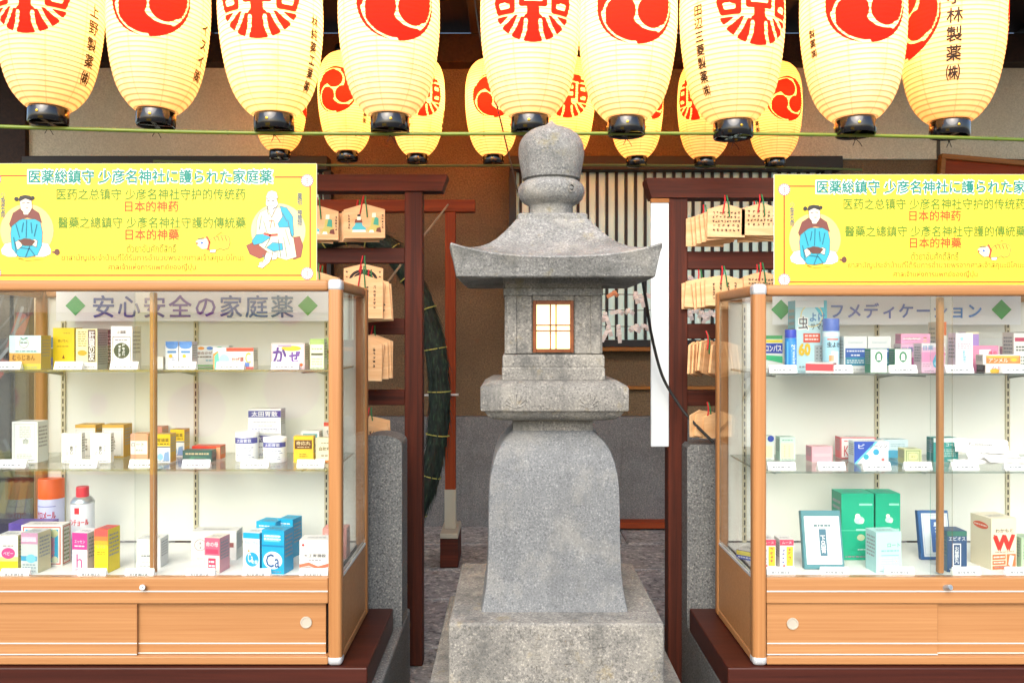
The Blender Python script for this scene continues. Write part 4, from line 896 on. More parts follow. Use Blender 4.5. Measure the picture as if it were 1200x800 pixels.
med = [('r', 0, 1, .66, .93, '#2f3f9a'), ('t', '太田胃散', .1, .9, .8, '#f4f6fa', .2), ('l', .15, .85, .42, .5, 1, '#8a90a8'), ('l', .3, .75, .3, .36, 1, '#c07a80'), ('l', .1, .9, .1, .22, 2, '#5a68a8')]
pack('L', 1, 298, 330, 508, yb1('L', 537), .05, '#eef0f2', med, 'white and navy stomach medicine carton, the lower one of the stack behind the tins', side='#d6dce4')
z1 = ZZ(508, yb1('L', 537))
Yq = yb1('L', 537)
o = pack('L', 1, 291, 329, 479, Yq-.006, .055, '#f2f4f5', med, 'white and navy stomach medicine carton on top of the stack behind the tins', side='#dde3ea')
def lift(o, z): 
    dz = z-o.location.z; o.location.z = z
    # shorten the carton so that its top stays where it was
    for me in [o.data]+[c.data for c in o.children]:
        zs = max(v.co.z for v in o.data.vertices) if me is o.data else zs
        for v in me.vertices: v.co.z *= (zs-dz)/zs
    return o
lift(o, z1+.0005)
def tin(c, x0, x1, yt, Y, label):
    z = SH[c][1]+.0004; r = (XX(x1, Y)-XX(x0, Y))/2; h = ZZ(yt, Y)-z
    t = thing('medicine_tin', label, 'tin', ((XX(x0, Y)+XX(x1, Y))/2, Y+r, z), 0, GB)
    m = MB(); m.lathe([(r*.96, 0), (r, .002), (r, h*.86), (r*.97, h*.87)], col('#eef1f3', .35), 40); m.build('body', t, smooth=True)
    m = MB(); m.lathe([(r*.98, h*.868), (r*1.01, h*.872), (r*1.01, h*.96), (r*.98, h), (r*.6, h)], col('#f6f7f7', .3), 40); m.build('lid', t, smooth=True)
    m = MB()
    def wrap(vs, fs, mt): m.add([(math.sin(x/r)*(r+.0005), -math.cos(x/r)*(r+.0005), zz) for x, zz in vs], fs, mt)
    n = 24; vs = []; 
    for k in range(n+1): x = (k/n-.5)*r*2.7; vs += [(x, h*.62), (x, h*.82)]
    wrap(vs, [(2*k, 2*k+2, 2*k+3, 2*k+1) for k in range(n)], col('#2f3f9a', .4))
    gv, gf, (a, b_, cc, d_) = glyphs('太田胃散', 0); sc = r*1.35/(b_-a)
    r0 = r; r += .0004; wrap([((p[0]-(a+b_)/2)*sc, h*.72+(p[1]-(cc+d_)/2)*h*.13/(d_-cc)) for p in gv], gf, col('#f4f6fa', .4))
    for zz in (.48, .38, .22, .14):
        x = -r*.7
        while x < r*.7:
            L = rb.uniform(.005, .012); wrap([(x, h*zz-.001), (x+L, h*zz-.001), (x+L, h*zz+.001), (x, h*zz+.001)], [(0, 1, 2, 3)], col('#6a78a8', .5)); x += L+.003
    m.build('print', t)
tin('L', 272, 298.5, 507, yb1('L', 541), 'larger white and navy stomach medicine tin with a flat lid')
tin('L', 305, 332, 513.5, yb1('L', 542.5), 'shorter white and navy stomach medicine tin in front of the carton stack')
pack('L', 1, 353, 374, 505, yb1('L', 535), .05, '#eef0f0', [('r', .1, .9, .75, .9, '#5aa8b0'), ('l', .1, .9, .2, .6, 4, '#9ab')], 'white box showing just its top behind the yellow and cream boxes', side='#e8e8e4')
pack('L', 1, 344, 367, 511, yb1('L', 542), .03, '#f2c430', [('r', .06, .94, .52, .86, '#5a2418'), ('t', '奇応丸', .14, .86, .74, '#f0e0b0', .14), ('l', .2, .8, .56, .62, 1, '#e0c8a0'), ('l', .3, .7, .2, .36, 2, '#a08020')], 'bright yellow box with a maroon label near the case corner')
pack('L', 1, 370, 391, 513, yb1('L', 541), .03, '#f0e8c8', [('t', '自助丸', .2, .8, .55, '#3a3630', .16), ('l', .3, .7, .76, .82, 1, '#6a6458'), ('l', .3, .7, .2, .32, 1, '#8a8474'), ('r', 0, 1, 0, .07, '#e87a2a')], 'cream box with dark writing beside the maroon labelled yellow box')
pack('L', 1, 379.5, 394, 494.5, yb1('L', 533), .05, '#f2ece4', [('r', 0, 1, .88, 1, '#d8343c'), ('t', 'せき', .2, .85, .7, '#2c2f33', .14), ('r', 0, 1, .35, .5, '#2c2f33'), ('r', 0, 1, 0, .2, '#e8702a')], 'taller red topped white box half hidden behind the corner post')
# ---- kanji header case, floor
def can(c, sh, x0, x1, yt, yc, Y, bodyc, capc, capw, shoulder, label, decor, capblock=False):
    z = SH[c][sh]+.0004; r = (XX(x1, Y)-XX(x0, Y))/2; h = ZZ(yc, Y)-z; H_ = ZZ(yt, Y)-z
    t = thing('spray_can', label, 'spray can', ((XX(x0, Y)+XX(x1, Y))/2, Y+r, z), 0, GB)
    m = MB(); pr = [(r*.94, 0), (r, .003), (r, h-.002)]+([(r*.98, h+.002), (r*.8, h+.012), (r*.62, h+.017)] if shoulder else [(r*.98, h)])
    m.lathe(pr, col(bodyc, .3), 40); b_ = m.build('body', t, smooth=True)
    if shoulder:
        m = MB(); m.lathe([(r*1.005, h-.003), (r*1.015, h), (r*.99, h+.003), (r*.8, h+.0125), (r*.63, h+.0175)], col('#c8ccce', .3, .8), 40, False); m.build('shoulder_ring', t, smooth=True)
    cr = r*capw; m = MB(); z0 = h+(.0172 if shoulder else .0005); m.lathe([(cr, z0), (cr*1.0, H_-.004), (cr*.95, H_), (cr*.3, H_)], col(capc, .35), 40); m.build('cap', t, smooth=True)
    m = MB()
    def wr(vs, fs, hexc, e=.0005): m.add([(math.sin(x/r)*(r+e), -math.cos(x/r)*(r+e), zz) for x, zz in vs], fs, col(hexc, .4))
    for op in decor:
        if op[0] == 't':
            gv, gf, (a, bb, cc, dd) = glyphs(op[1], 0, False); rt = len(op) > 7 and op[7]
            if rt:      # writing running up the can
                sc = op[4]*h/(bb-a); sv = op[3]*r*2/(dd-cc)
                wr([((op[2]*2*r)+(p[1]-(cc+dd)/2)*sv*-1, op[5]*h+(p[0]-(a+bb)/2)*-sc*-1*-1) for p in gv], [f[::1] for f in gf], op[8], .0009)
            else:
                sx = op[3]*r*2/(bb-a); sz = op[4]*h/(dd-cc)
                for ex, ez in ((0, 0), (.0006, .0004), (-.0005, .0005)): wr([(op[2]*2*r+(p[0]-(a+bb)/2)*sx+ex, op[5]*h+(p[1]-(cc+dd)/2)*sz+ez) for p in gv], gf, op[-1], .0009+ex*.2)
        elif op[0] == 'r':
            n = 16; vs = []
            for k in range(n+1): x = (op[1]+(op[2]-op[1])*k/n)*2*r; vs += [(x, op[3]*h), (x, op[4]*h)]
            wr(vs, [(2*k, 2*k+2, 2*k+3, 2*k+1) for k in range(n)], op[5], .0005)
    m.build('print', t)
can('L', 2, 38, 67, 562, 585.5, yb0(640), '#c9cdea', '#f2661a', 1.0, False, 'orange capped lilac spray can standing at the back of the case floor', [('t', 'サロメール', 0, .78, .16, .66, '#c4283a'), ('r', -.4, .4, .84, .86, '#8a90c8'), ('r', -.4, .4, .48, .5, '#8a90c8'), ('r', -.7, .7, .0, .42, '#a8aedc')])
can('L', 2, 77, 103, 572, 590, yb0(652), '#dfe3ea', '#d3323e', .54, True, 'red capped white and silver spray can standing beside the orange capped one', [('t', 'キンチョール', 0, .95, .12, .64, '#d22f3c'), ('r', -.12, .1, .8, .92, '#d22f3c'), ('r', -.7, .7, .30, .32, '#c8ccd8')]+[('r', -.6+.12*k, -.56+.12*k, .05, .36+.06*(k % 2), '#5a7ac8') for k in range(11)])
pack('L', 2, 10, 55, 613, yb0(648), .07, '#6a54b0', [('r', .05, .95, .1, .4, '#8a78c8')], 'wide violet box at the back behind the old patterned box', top='#7a64bc')
pack('L', 2, 25, 73, 615, yb0(663), .05, '#f6f2ea', [('b', .04, .96, .04, .96, .025, '#d8442f'), ('r', .1, .9, .1, .9, '#38b0d8'), ('e', .45, .45, .2, .32, '#e8ecea'), ('o', .45, .45, .2, .03, '#2a3a48'), ('t', '龍角散', .68, .82, .45, '#f08a9a', .5, True), ('d', .8, .8, .1, '#c8d0a0'), ('d', .82, .16, .08, '#d8e0c0'), ('d', .2, .8, .09, '#e8b0a0'), ('x', .15, .2, .6, .03, 5, '#e8e0a8')], 'old fashioned patterned box with a red border on white and turquoise', side='#d9d6c8', sideops=[('b', .1, .9, .04, .96, .06, '#c8402f'), ('l', .2, .8, .1, .9, 8, '#8a9a6a')])
def scent(c, x0, x1, yt, yb, base, ops, label, **kw): pack(c, 2, x0, x1, yt, yb0(yb), kw.pop('d', .06), base, ops, label, **kw)
scent('L', -4, 21, 627, 669, '#eef0ec', [('r', 0, 1, 0, .28, '#e8d81e'), ('r', 0, 1, .28, .4, '#eee58a'), ('e', .55, .5, .32, .26, '#e84a90'), ('t', 'ベビー', .32, .78, .5, '#fbeef4', .1), ('l', .3, .8, .68, .74, 1, '#8a8a8a')], 'white over yellow box with a pink disc at the edge of the floor', side='#e9e29a')
scent('L', 24, 45, 624, 671, '#c9d4d2', [('r', 0, 1, .72, 1, '#c99ab8'), ('r', .05, .9, .78, .9, '#e8c8dc'), ('t', 'ロコベル', .05, .92, .82, '#f4f0f4', .08), ('r', 0, .95, .3, .42, '#3aa0c8'), ('e', .6, .36, .3, .24, '#7ac8e0'), ('l', .1, .9, .1, .24, 2, '#8aa0a8')], 'pink and misty blue box in front of the old patterned one', side='#d4cfa8', rot=-6)
scent('L', 84, 103, 624, 671, '#f6f0f2', [('r', 0, 1, .58, 1, '#e0449a'), ('t', 'エッセン', .15, .85, .78, '#f8e8f0', .08), ('l', .15, .85, .64, .7, 1, '#f8e8f0'), ('t', 'h', .28, .68, .3, '#d85a9a', .34, False, .0), ('l', .2, .8, .06, .12, 1, '#d8a0b8')], 'white and magenta box with a large letter h', side='#e2d2da', rot=-8)
scent('L', 110, 127, 620, 671, '#f4e32a', [('r', 0, 1, .84, 1, '#e8605a'), ('r', 0, 1, .74, .84, '#ee8a48'), ('r', 0, 1, .64, .74, '#f2b83a'), ('t', 'さくら', .2, .8, .6, '#e89a8a', .06), ('l', .2, .8, .4, .5, 2, '#b8a020'), ('r', .08, .92, .16, .2, '#e8d81a')], 'tall yellow box fading to coral pink at its top', side='#ead42a', top='#e2564e', rot=-8)
scent('L', 160, 188, 631, 665, '#eef0ee', [('l', .2, .6, .36, .46, 1, '#7a8488'), ('l', .2, .8, .16, .22, 1, '#b8c0c0')], 'plain white box standing behind the centre post of the kanji case', side='#e0e4e2')
scent('L', 224, 277, 622, 656, '#eceae6', [('o', .2, .52, .13, .015, '#a89a98'), ('x', .2, .35, .65, .03, 2, '#6a5a58'), ('r', .12, .95, .42, .6, '#e6dcda'), ('r', .74, .94, .44, .6, '#9a5a5a'), ('l', .3, .7, .3, .4, 1, '#b8a8a8')], 'long low off white box with a round seal behind the pink topped box', side='#dedad4')
scent('L', 239, 258, 630, 671, '#f2e8da', [('r', 0, 1, .5, 1, '#e56a88'), ('t', '命の母', .1, .9, .82, '#f8ecec', .14), ('r', .1, .9, .55, .68, '#d8446a'), ('r', .25, .75, .1, .42, '#e03a66'), ('l', .3, .7, .14, .38, 2, '#f8e0e4')], 'rose topped cream box in front of the long off white one', side='#e6a0a8', rot=-10)
cb = [('r', 0, 1, .5, 1, '#18b2e0'), ('l', .15, .85, .78, .92, 2, '#e8f6fa'), ('e', .45, .34, .36, .3, '#f4fafa'), ('t', 'Ca', .2, .72, .34, '#1a5a9a', .28)]
scent('L', 299, 324, 611, 655, '#18b4e2', cb[1:], 'bright cyan calcium box at the rear of the four, nearer the rose topped box', side='#10a0d0', rot=-14)
scent('L', 325, 344, 608, 653, '#18b4e2', cb[1:], 'bright cyan calcium box at the rear of the four, nearer the corner post', side='#10a0d0', rot=-14)
scent('L', 284, 305, 624, 671, '#eaf4f6', [('r', 0, 1, .86, 1, '#18b2e0'), ('t', 'カルシウム', .1, .9, .76, '#2aa8d0', .08), ('d', .55, .34, .4, '#20a8d8'), ('t', 'Ca', .3, .6, .38, '#f4fafa', .22), ('t', 'の錠', .55, .9, .28, '#f4fafa', .1), ('d', .35, .55, .06, '#f0a83a')], 'white fronted calcium box with cyan disc, front one of the four', rot=-12, side='#18a8d8')
scent('L', 305.5, 334, 621, 672, '#16aede', [('r', .1, .8, .74, .9, '#7ad8f0'), ('l', .1, .85, .76, .9, 2, '#f4fafa'), ('p', [(.0, .66), (1, .66), (1, .62), (0, .62)], '#0f86c0'), ('e', .5, .31, .42, .36, '#f6fafa'), ('t', 'Ca', .2, .8, .3, '#1c5a98', .3)], 'bright cyan calcium box with Ca on a white oval, front one of the four', rot=-12, side='#12a0d4')
scent('L', 378, 406, 619, 655, '#eda398', [('t', '五日丸', .08, .6, .78, '#fbeeea', .14), ('r', .05, .95, .1, .5, '#e89488')], 'salmon pink box behind the white box with a red wave', side='#eab0a4')
scent('L', 351, 387, 632, 671, '#f5f5f3', [('t', '大正胃腸錠', .14, .86, .52, '#3a3c40', .1), ('p', [(0, .26), (.3, .32), (.6, .2), (1, .3), (1, .2), (.6, .1), (.3, .22), (0, .16)], '#e07a5a'), ('p', [(0, .15), (.3, .2), (.6, .08), (1, .18), (1, .13), (.6, .04), (.3, .16), (0, .1)], '#b8a8a0'), ('d', .12, .84, .04, '#d8343c'), ('l', .3, .7, .36, .42, 1, '#8a8a90')], 'white box with a wavy red stripe next to the corner post', side='#eeeeea')
# ---- katakana header case, upper shelf
pack('R', 0, 890, 917, 393, 2.62, .05, '#e8efe8', [('r', 0, 1, .9, 1, '#3aa060'), ('r', 0, 1, .8, .88, '#e8d83a'), ('r', 0, 1, .5, .78, '#2a48b0'), ('t', 'サロンパス', .05, .95, .64, '#f4f4f0', .18, False, .03), ('p', [(0, .46), (0, .36), (1, .22), (1, .42)], '#3ac080'), ('e', .75, .1, .2, .12, '#f0d83a')], 'green and navy plaster box behind the corner post of the katakana case', side='#3aa060')
can('R', 0, 922, 935.5, 386, 396, 2.5, '#2a86d4', '#1f3fb8', .98, False, 'slim bright blue spray can with a navy cap', [('r', -.12, .5, .04, .9, '#3f8fe0'), ('t', 'Salonpas', .12, .42, .62, .5, False, True, '#eef4fa'), ('r', -.5, -.34, .1, .9, '#5ab0e8')])
pack('R', 0, 932, 969, 352, 2.66, .07, '#bfe6f0', [('p', [(.45, 1), (1, 1), (1, .62), (.85, .75)], '#3ac4dc'), ('o', .52, .78, .36, .03, '#e8d88a'), ('r', .0, .9, .9, 1, '#e4eef0'), ('t', '虫', .08, .42, .68, '#f8fbfb', .2, False, .06), ('t', '虫', .1, .4, .68, '#3a4a5a', .18), ('t', 'よけ', .46, .94, .76, '#4a8ac0', .12, False, .03), ('t', 'サマー', .48, .98, .63, '#3a5a6a', .09), ('r', .25, .78, .4, .53, '#e0563e'), ('l', .3, .72, .42, .52, 2, '#fbe8e4'), ('t', '60', .12, .46, .3, '#e8c020', .16, False, .05), ('r', .6, .98, .02, .36, '#aeb8bc'), ('x', .68, .04, .34, .03, 6, '#4a545a'), ('x', .8, .04, .34, .03, 6, '#4a545a'), ('x', .92, .04, .34, .03, 6, '#4a545a')], 'big light blue insect repellent box rising in front of the header strip', side='#4ab0cc')
can('R', 0, 968, 987, 373, 388, 2.6, '#a8d8ec', '#4668b8', .98, False, 'light blue insect spray can with a steel blue cap beside the big repellent box', [('t', '虫よけ', 0, .8, .14, .66, '#3a4450'), ('r', -.4, .3, .78, .82, '#d87a6a'), ('r', -.15, .3, .1, .5, '#eef2f0'), ('r', -.3, -.02, .25, .4, '#e8986a'), ('r', -.7, .7, .86, .98, '#d8e8f0')])
o = pack('R', 0, 945, 975, 425, 2.49, .09, '#e9e4e0', [('r', 0, 1, .2, .9, '#d84a54')], 'flat red and white packet lying tilted under the insect boxes', top='#ece8e4', rot=-28, sideops=[('r', .0, 1, .1, .9, '#d84a54')])
for x, lb in ((989, 'pale grey box with a blue panel and no card in front, beside the insect spray'), (1017, 'pale grey box with a blue panel behind the first green oval box')):
    pack('R', 0, x, x+27, 394, 2.6, .045, '#dfe3e2', [('t', 'Dermacool', .2, .8, .83, '#8ab0b8', .06, False, .0), ('r', .06, .94, .16, .66, '#3a62b0'), ('r', .06, .94, .16, .4, '#3a8aa8'), ('l', .12, .88, .54, .62, 1, '#e8ecf4'), ('l', .3, .7, .42, .5, 1, '#e8ecf4'), ('l', .12, .88, .22, .34, 2, '#d8e8ec'), ('d', .1, .12, .05, '#e8c84a')], lb, side='#d0d6d6')
for x, lb in ((1020, 'white green oval box in front of the blue panel box'), (1048.5, 'white green oval box in front of the pink boxes')):
    pack('R', 0, x, x+19.5, 408.5, 2.5, .04, '#f6f8f5', [('e', .5, .66, .23, .32, '#3a8a62'), ('e', .5, .68, .12, .18, '#f4f6f2'), ('r', .38, .62, .52, .64, '#f4f6f2'), ('l', .3, .72, .26, .31, 1, '#e0a0a0'), ('b', 0, 1, 0, 1, .02, '#5aa07c')], lb, side='#2f8a68')
dr = [('r', 0, 1, .86, 1, '#f4f0f4'), ('t', '目薬', .06, .5, .84, '#8ab0d8', .16, False, .02), ('r', 0, 1, .36, .7, '#f0a0cc'), ('p', [(.66, .72), (.85, .38), (.8, .2), (.66, .14), (.52, .2), (.47, .38)], '#5ab8d8'), ('e', .66, .3, .12, .1, '#a8dcec'), ('d', .75, .1, .1, '#f08a8a'), ('l', .05, .4, .18, .32, 2, '#d0a8c0')]
pack('R', 0, 1056, 1072, 403, 2.62, .05, '#f0c0dc', [('t', '目薬', .1, .9, .8, '#6a80c0', .18), ('r', 0, 1, .2, .5, '#e070b0')], 'pink eye drop box mostly hidden by the second green oval box', side='#e4d8e2')
pack('R', 0, 1080, 1107, 402, 2.52, .05, '#f2c6e0', dr, 'pink eye drop box with a large blue water drop', side='#e8d8e4')
o = pack('R', 0, 1056, 1090, 391, 2.63, .04, '#f2a8cc', [('e', .36, .5, .32, .12, '#fbf4f6'), ('l', .12, .6, .3, .7, 2, '#c08aa0'), ('d', .82, .6, .07, '#a86a4a'), ('d', .82, .5, .06, '#f6dcc8'), ('e', .82, .25, .08, .06, '#e8d890')], 'pink box with a baby face lying on top of the eye drop box', side='#e898c0')
lift(o, ZZ(403, 2.63)+.0012)
pack('R', 0, 1097, 1109, 377, 2.7, .05, '#e9e4dc', [('r', 0, 1, .72, 1, '#e8763e'), ('t', '救急', .1, .9, .46, '#7a6a62', .14), ('l', .1, .9, .28, .38, 1, '#d84a4a')], 'tall orange topped white box behind the eye drops', side='#e0d8ce')
pack('R', 0, 1120, 1140, 390, 2.53, .045, '#f0f6f6', [('t', '乳液', .4, .6, .4, '#7ac0d8', .3, True), ('l', .1, .9, .6, .75, 3, '#e8a8c0'), ('d', .35, .85, .1, '#a8dce8')], 'tall pure white box just past the centre post of the katakana case', side='#e6d8e8')
pack('R', 0, 1132, 1147, 389, 2.66, .045, '#e9e2c0', [('r', .5, 1, .5, .95, '#a890d0'), ('l', .1, .9, .1, .4, 3, '#b8a8c8')], 'cream and lilac box behind the tall pure white one', side='#b8a0d4')
pack('R', 0, 1140, 1170, 405, 2.62, .05, '#ee96b8', [('r', .25, .7, .6, .85, '#f6f2f4'), ('t', '鼻炎', .6, .95, .7, '#d84a6a', .2), ('p', [(.3, 0), (1, 0), (1, .4)], '#f6f0f4'), ('e', .5, .15, .1, .12, '#5a80d0')], 'pink and white box behind the stacked orange boxes', side='#d8a0b8')
pack('R', 0, 1153, 1196, 427.5, 2.53, .04, '#f2ece6', [('r', .0, .04, 0, 1, '#3a2a2a'), ('t', 'ムヒ', .2, .5, .62, '#c0508a', .4), ('e', .3, .2, .14, .06, '#f0b83a'), ('e', .78, .6, .14, .05, '#5aa8c0'), ('l', .5, .9, .3, .5, 1, '#a88')], 'flat white and dark brown box under the orange one', side='#3a2a2a')
o = pack('R', 0, 1152, 1196, 415.5, 2.53, .04, '#f6efe4', [('r', .08, .99, .12, .9, '#f08a4a'), ('r', .1, .95, .68, .88, '#e8b84a'), ('e', .83, .5, .13, .13, '#f6a05a'), ('t', 'アンメル', .15, .66, .44, '#fbf0e6', .4), ('e', .82, .5, .08, .08, '#f4c83a')], 'flat orange ointment box lying on the white and dark brown one', side='#e8e0d8')
lift(o, ZZ(427.5, 2.53)+.0008)
pack('R', 0, 1180, 1189, 406, 2.68, .04, '#f0a0bc', [('l', .1, .9, .3, .7, 2, '#fbeef2')], 'tiny pink box peeping over the orange ointment box')
pack('R', 0, 1188, 1214, 389, 2.6, .06, '#eceae6', [('r', .05, .95, .76, .86, '#c04a66'), ('l', .1, .9, .5, .66, 2, '#4a5a50'), ('r', 0, 1, .98, 1, '#4a4a4a'), ('l', .1, .9, .15, .4, 3, '#8a9a90')], 'tall pale box with a crimson stripe beyond the last upright strip', side='#dedcd8')
# ---- katakana header case, middle shelf
def mid(x0, x1, yt, yb, base, ops, label, d=.045, **kw): return pack('R', 1, x0, x1, yt, yb1('R', yb), d, base, ops, label, **kw)
mid(888, 907, 511, 539, '#d9e8dc', [('r', .1, .9, .1, .6, '#e9e6b8'), ('e', .8, .9, .2, .2, '#2a48a8')], 'mint and cream box half hidden by the corner post')
mid(914, 932, 512, 539, '#cfe8dc', [('r', .06, .9, .05, .74, '#eeeac4'), ('l', .15, .85, .82, .92, 1, '#8ac0a8'), ('x', .3, .12, .66, .05, 5, '#b8b088'), ('x', .6, .12, .66, .05, 5, '#b8b088')], 'mint and cream box fully in view on the middle shelf', side='#b8dccc')
mid(951, 976, 523, 541, '#efb4be', [('r', .1, .9, .35, .55, '#f2c0c8')], 'plain rose pink box on the middle shelf', side='#e09aa8', top='#f0bcc4', rot=4)
mid(985, 1026, 512, 537, '#f6f2f0', [('b', 0, 1, 0, 1, .03, '#e06a74'), ('t', 'KOSA', .1, .7, .35, '#d84a56', .5, False, .0), ('l', .1, .6, .76, .88, 1, '#e07a84')], 'white box with pink border behind the diagonal blue box', side='#e2606c')
mid(1001, 1041, 517, 543, '#f4f8fa', [('p', [(0, 0), (0, 1), (.62, 1)], '#2f54b8'), ('p', [(.62, 1), (.7, 1), (.08, 0), (0, 0)], '#7ad0e8'), ('t', 'ノーシン', .46, .96, .8, '#3a4450', .2), ('d', .35, .3, .08, '#3ab0c8'), ('d', .64, .52, .09, '#3aa8d0'), ('d', .84, .18, .05, '#e07a7a'), ('t', 'ビ', .12, .3, .78, '#e8eef8', .2)], 'blue and white diagonal headache box with round teal tablets', side='#d8e8ee')
mid(1035, 1064, 515, 536, '#d8eef4', [('e', .4, .2, .5, .16, '#5ab8dc'), ('r', .0, .2, 0, 1, '#b8e0ec'), ('l', .3, .9, .6, .8, 2, '#a8c8d4')], 'pale blue and white box with a blue wave behind the diagonal one', side='#c0e0ea')
mid(1060, 1080, 526, 543, '#d5dcaa', [('b', .08, .92, .08, .92, .05, '#8aa060'), ('e', .5, .48, .26, .22, '#eee8a8'), ('b', .2, .8, .25, .75, .02, '#8aa060'), ('l', .38, .62, .42, .54, 1, '#6a8a4a')], 'small green and gold square box with an oval', side='#c8cc9a')
mid(1094, 1123, 513, 541, '#2f9c98', [('r', 0, 1, .82, 1, '#e4eceb'), ('t', 'コーム', .5, .95, .72, '#eef4f2', .14), ('l', .1, .9, .2, .55, 5, '#bfe0dc')], 'teal box with a white top crossing behind the centre post', side='#1f7a78')
for i, (px, py, rz, tl, lb) in enumerate(((1150, 522, -24, 36, 'white gauze packet leaning highest at the back of the packet pile'), (1163, 533, -14, 20, 'white gauze packet in the middle of the packet pile'), (1143, 540, 8, 4, 'white gauze packet lying flat lowest in the packet pile'), (1186, 538, -8, 10, 'white gauze packet at the outer end of the packet pile'))):
    Yp = 2.62-.03*i; m = MB(); w_, h = .15, .062
    vs = []; fs = []; n = 12
    for j in range(5):
        for k in range(n+1): vs.append((w_*(k/n-.5), h*(j/4-.5), .004*math.sin(math.pi*j/4)*(1-abs(2*k/n-1)**4)+.001*math.sin(k*2.1+j)))
    for j in range(4):
        for k in range(n): a = j*(n+1)+k; fs.append((a, a+1, a+n+2, a+n+1))
    nv = len(vs); vs += [(x, y, z-.0025) for x, y, z in vs]; fs += [tuple(nv+q for q in f[::-1]) for f in fs]
    m.add(vs, fs, col('#f3f3f1', .5))
    p = at(px, py, Yp)
    zmin = SH['R'][1]+.006+math.sin(R(tl))*h*.5
    o = m.build('gauze_packet', loc=(p.x, p.y, max(p.z, zmin)), rot=(R(tl), 0, R(rz)), smooth=True); tag(o, lb, 'packet', GB)
    m = MB(); m.X = Matrix.Rotation(R(-90), 4, 'X'); m.text('Cotton', -.035, .03, .0, -.0062, col('#4a4a50', .5), .014); m.build('print', o)
# ---- katakana header case, floor
mq = [('r', 0, 1, .8, 1, '#e8486a'), ('t', 'ムース', .15, .85, .9, '#fbeef0', .08), ('x', .25, .15, .7, .09, 4, '#2a4ab0'), ('r', .48, .95, .1, .76, '#f0d83a'), ('x', .7, .2, .74, .1, 4, '#d8344a'), ('d', .3, .09, .1, '#e86a6a')]
scent('R', 893, 909, 632, 666, '#f4f0ee', mq, 'pink yellow and white itch box nearer the corner post', side='#ece6e4')
scent('R', 914, 930, 632, 666, '#f4f0ee', mq, 'pink yellow and white itch box nearer the teal framed packet', side='#ece6e4')
o = pack('R', 2, 862, 884, 645, 2.62, .1, '#2f56b8', [('r', .02, .98, .45, .95, '#f0e060'), ('l', .1, .9, .1, .4, 1, '#e8ecf8')], 'blue white and yellow flat box lying near the end glass of the katakana case', top='#e8e4dc', rot=-40)
def framed(x0, x1, yt, yb, base, inner, ops, label, d, tilt):
    Y = yb0(yb); z = SH['R'][2]+.0006; xa, xb = XX(x0, Y), XX(x1, Y); w_ = xb-xa; h = (ZZ(yt, Y)-z)/math.cos(R(tilt))
    m = MB(); m.box(-w_/2, w_/2, 0, d, 0, h, col(base, .4), .0015, 1); o = m.build('framed_packet', loc=((xa+xb)/2, Y, z+.001), rot=(R(-tilt), 0, 0)); tag(o, label, 'medicine packet', GB)
    m = MB(); prints(m, ops, w_, h, 0); m.build('print', o)
framed(943, 990, 601, 667, '#4a8088', None, [('r', .07, .95, .08, .9, '#eef4f4'), ('b', .1, .92, .11, .86, .008, '#9ab8bc'), ('b', .2, .8, .18, .8, .006, '#b8ccd0'), ('r', .42, .6, .22, .68, '#4a7a90'), ('t', '下呂膏', .45, .57, .42, '#f0f4f4', .3, True), ('l', .3, .72, .7, .78, 1, '#6a8a90')], 'pale packet in a teal frame with a dark upright label', .02, 12)
framed(1080, 1116, 600, 656, '#2c5a90', None, [('r', .1, .96, .06, .94, '#dfe8ee'), ('r', .38, .8, .15, .82, '#3a6ab0'), ('x', .6, .2, .8, .1, 4, '#eef4fa'), ('b', .14, .92, .1, .9, .01, '#9ab0c8')], 'navy framed packet leaning behind the dark navy box', .02, 10)
em = [('r', .55, .95, .82, .85, '#9ae8d0'), ('e', .55, .6, .16, .12, '#bff2dc'), ('d', .5, .66, .08, '#f0f8e8'), ('d', .62, .58, .07, '#f0f8e8'), ('r', .0, 1, .44, .45, '#6ad8b8'), ('r', .45, .95, .44, .47, '#a8ecd8'), ('e', .6, .34, .12, .1, '#c8d8b0'), ('l', .5, .85, .14, .18, 1, '#bfeadc')]
scent('R', 986, 1024, 578, 656, '#12b48c', em, 'tall emerald green box nearer the teal framed packet', side='#0fa07c', top='#2ac09c', d=.08)
scent('R', 1026, 1055, 578, 655, '#12b48c', em, 'tall emerald green box behind the pale mint box', side='#0fa07c', top='#2ac09c', d=.08)
scent('R', 1026, 1057, 623, 671, '#c4ecec', [('t', 'ロート', .45, .95, .68, '#4aa87a', .1), ('l', .2, .9, .5, .58, 1, '#8ac8c8'), ('d', .8, .3, .04, '#f0a0a0'), ('l', .1, .9, .1, .4, 5, '#d8f0f0'), ('r', .2, .9, .42, .44, '#8ad0d0')], 'pale mint box standing in front of the emerald green pair', side='#aee0e0', rot=6)
scent('R', 1110, 1133, 622, 670, '#35557e', [('r', 0, 1, .88, 1, '#3f7a6a'), ('t', 'エビオス', .08, .92, .82, '#dfe6ea', .1), ('r', .28, .7, .14, .7, '#e6ecef'), ('r', .33, .65, .17, .67, '#35557e'), ('t', 'お薬丸', .37, .6, .42, '#e6ecef', .42, True), ('l', .1, .9, .05, .1, 1, '#c8d0d8')], 'dark navy box with a rounded white name plate', side='#6a86a0')
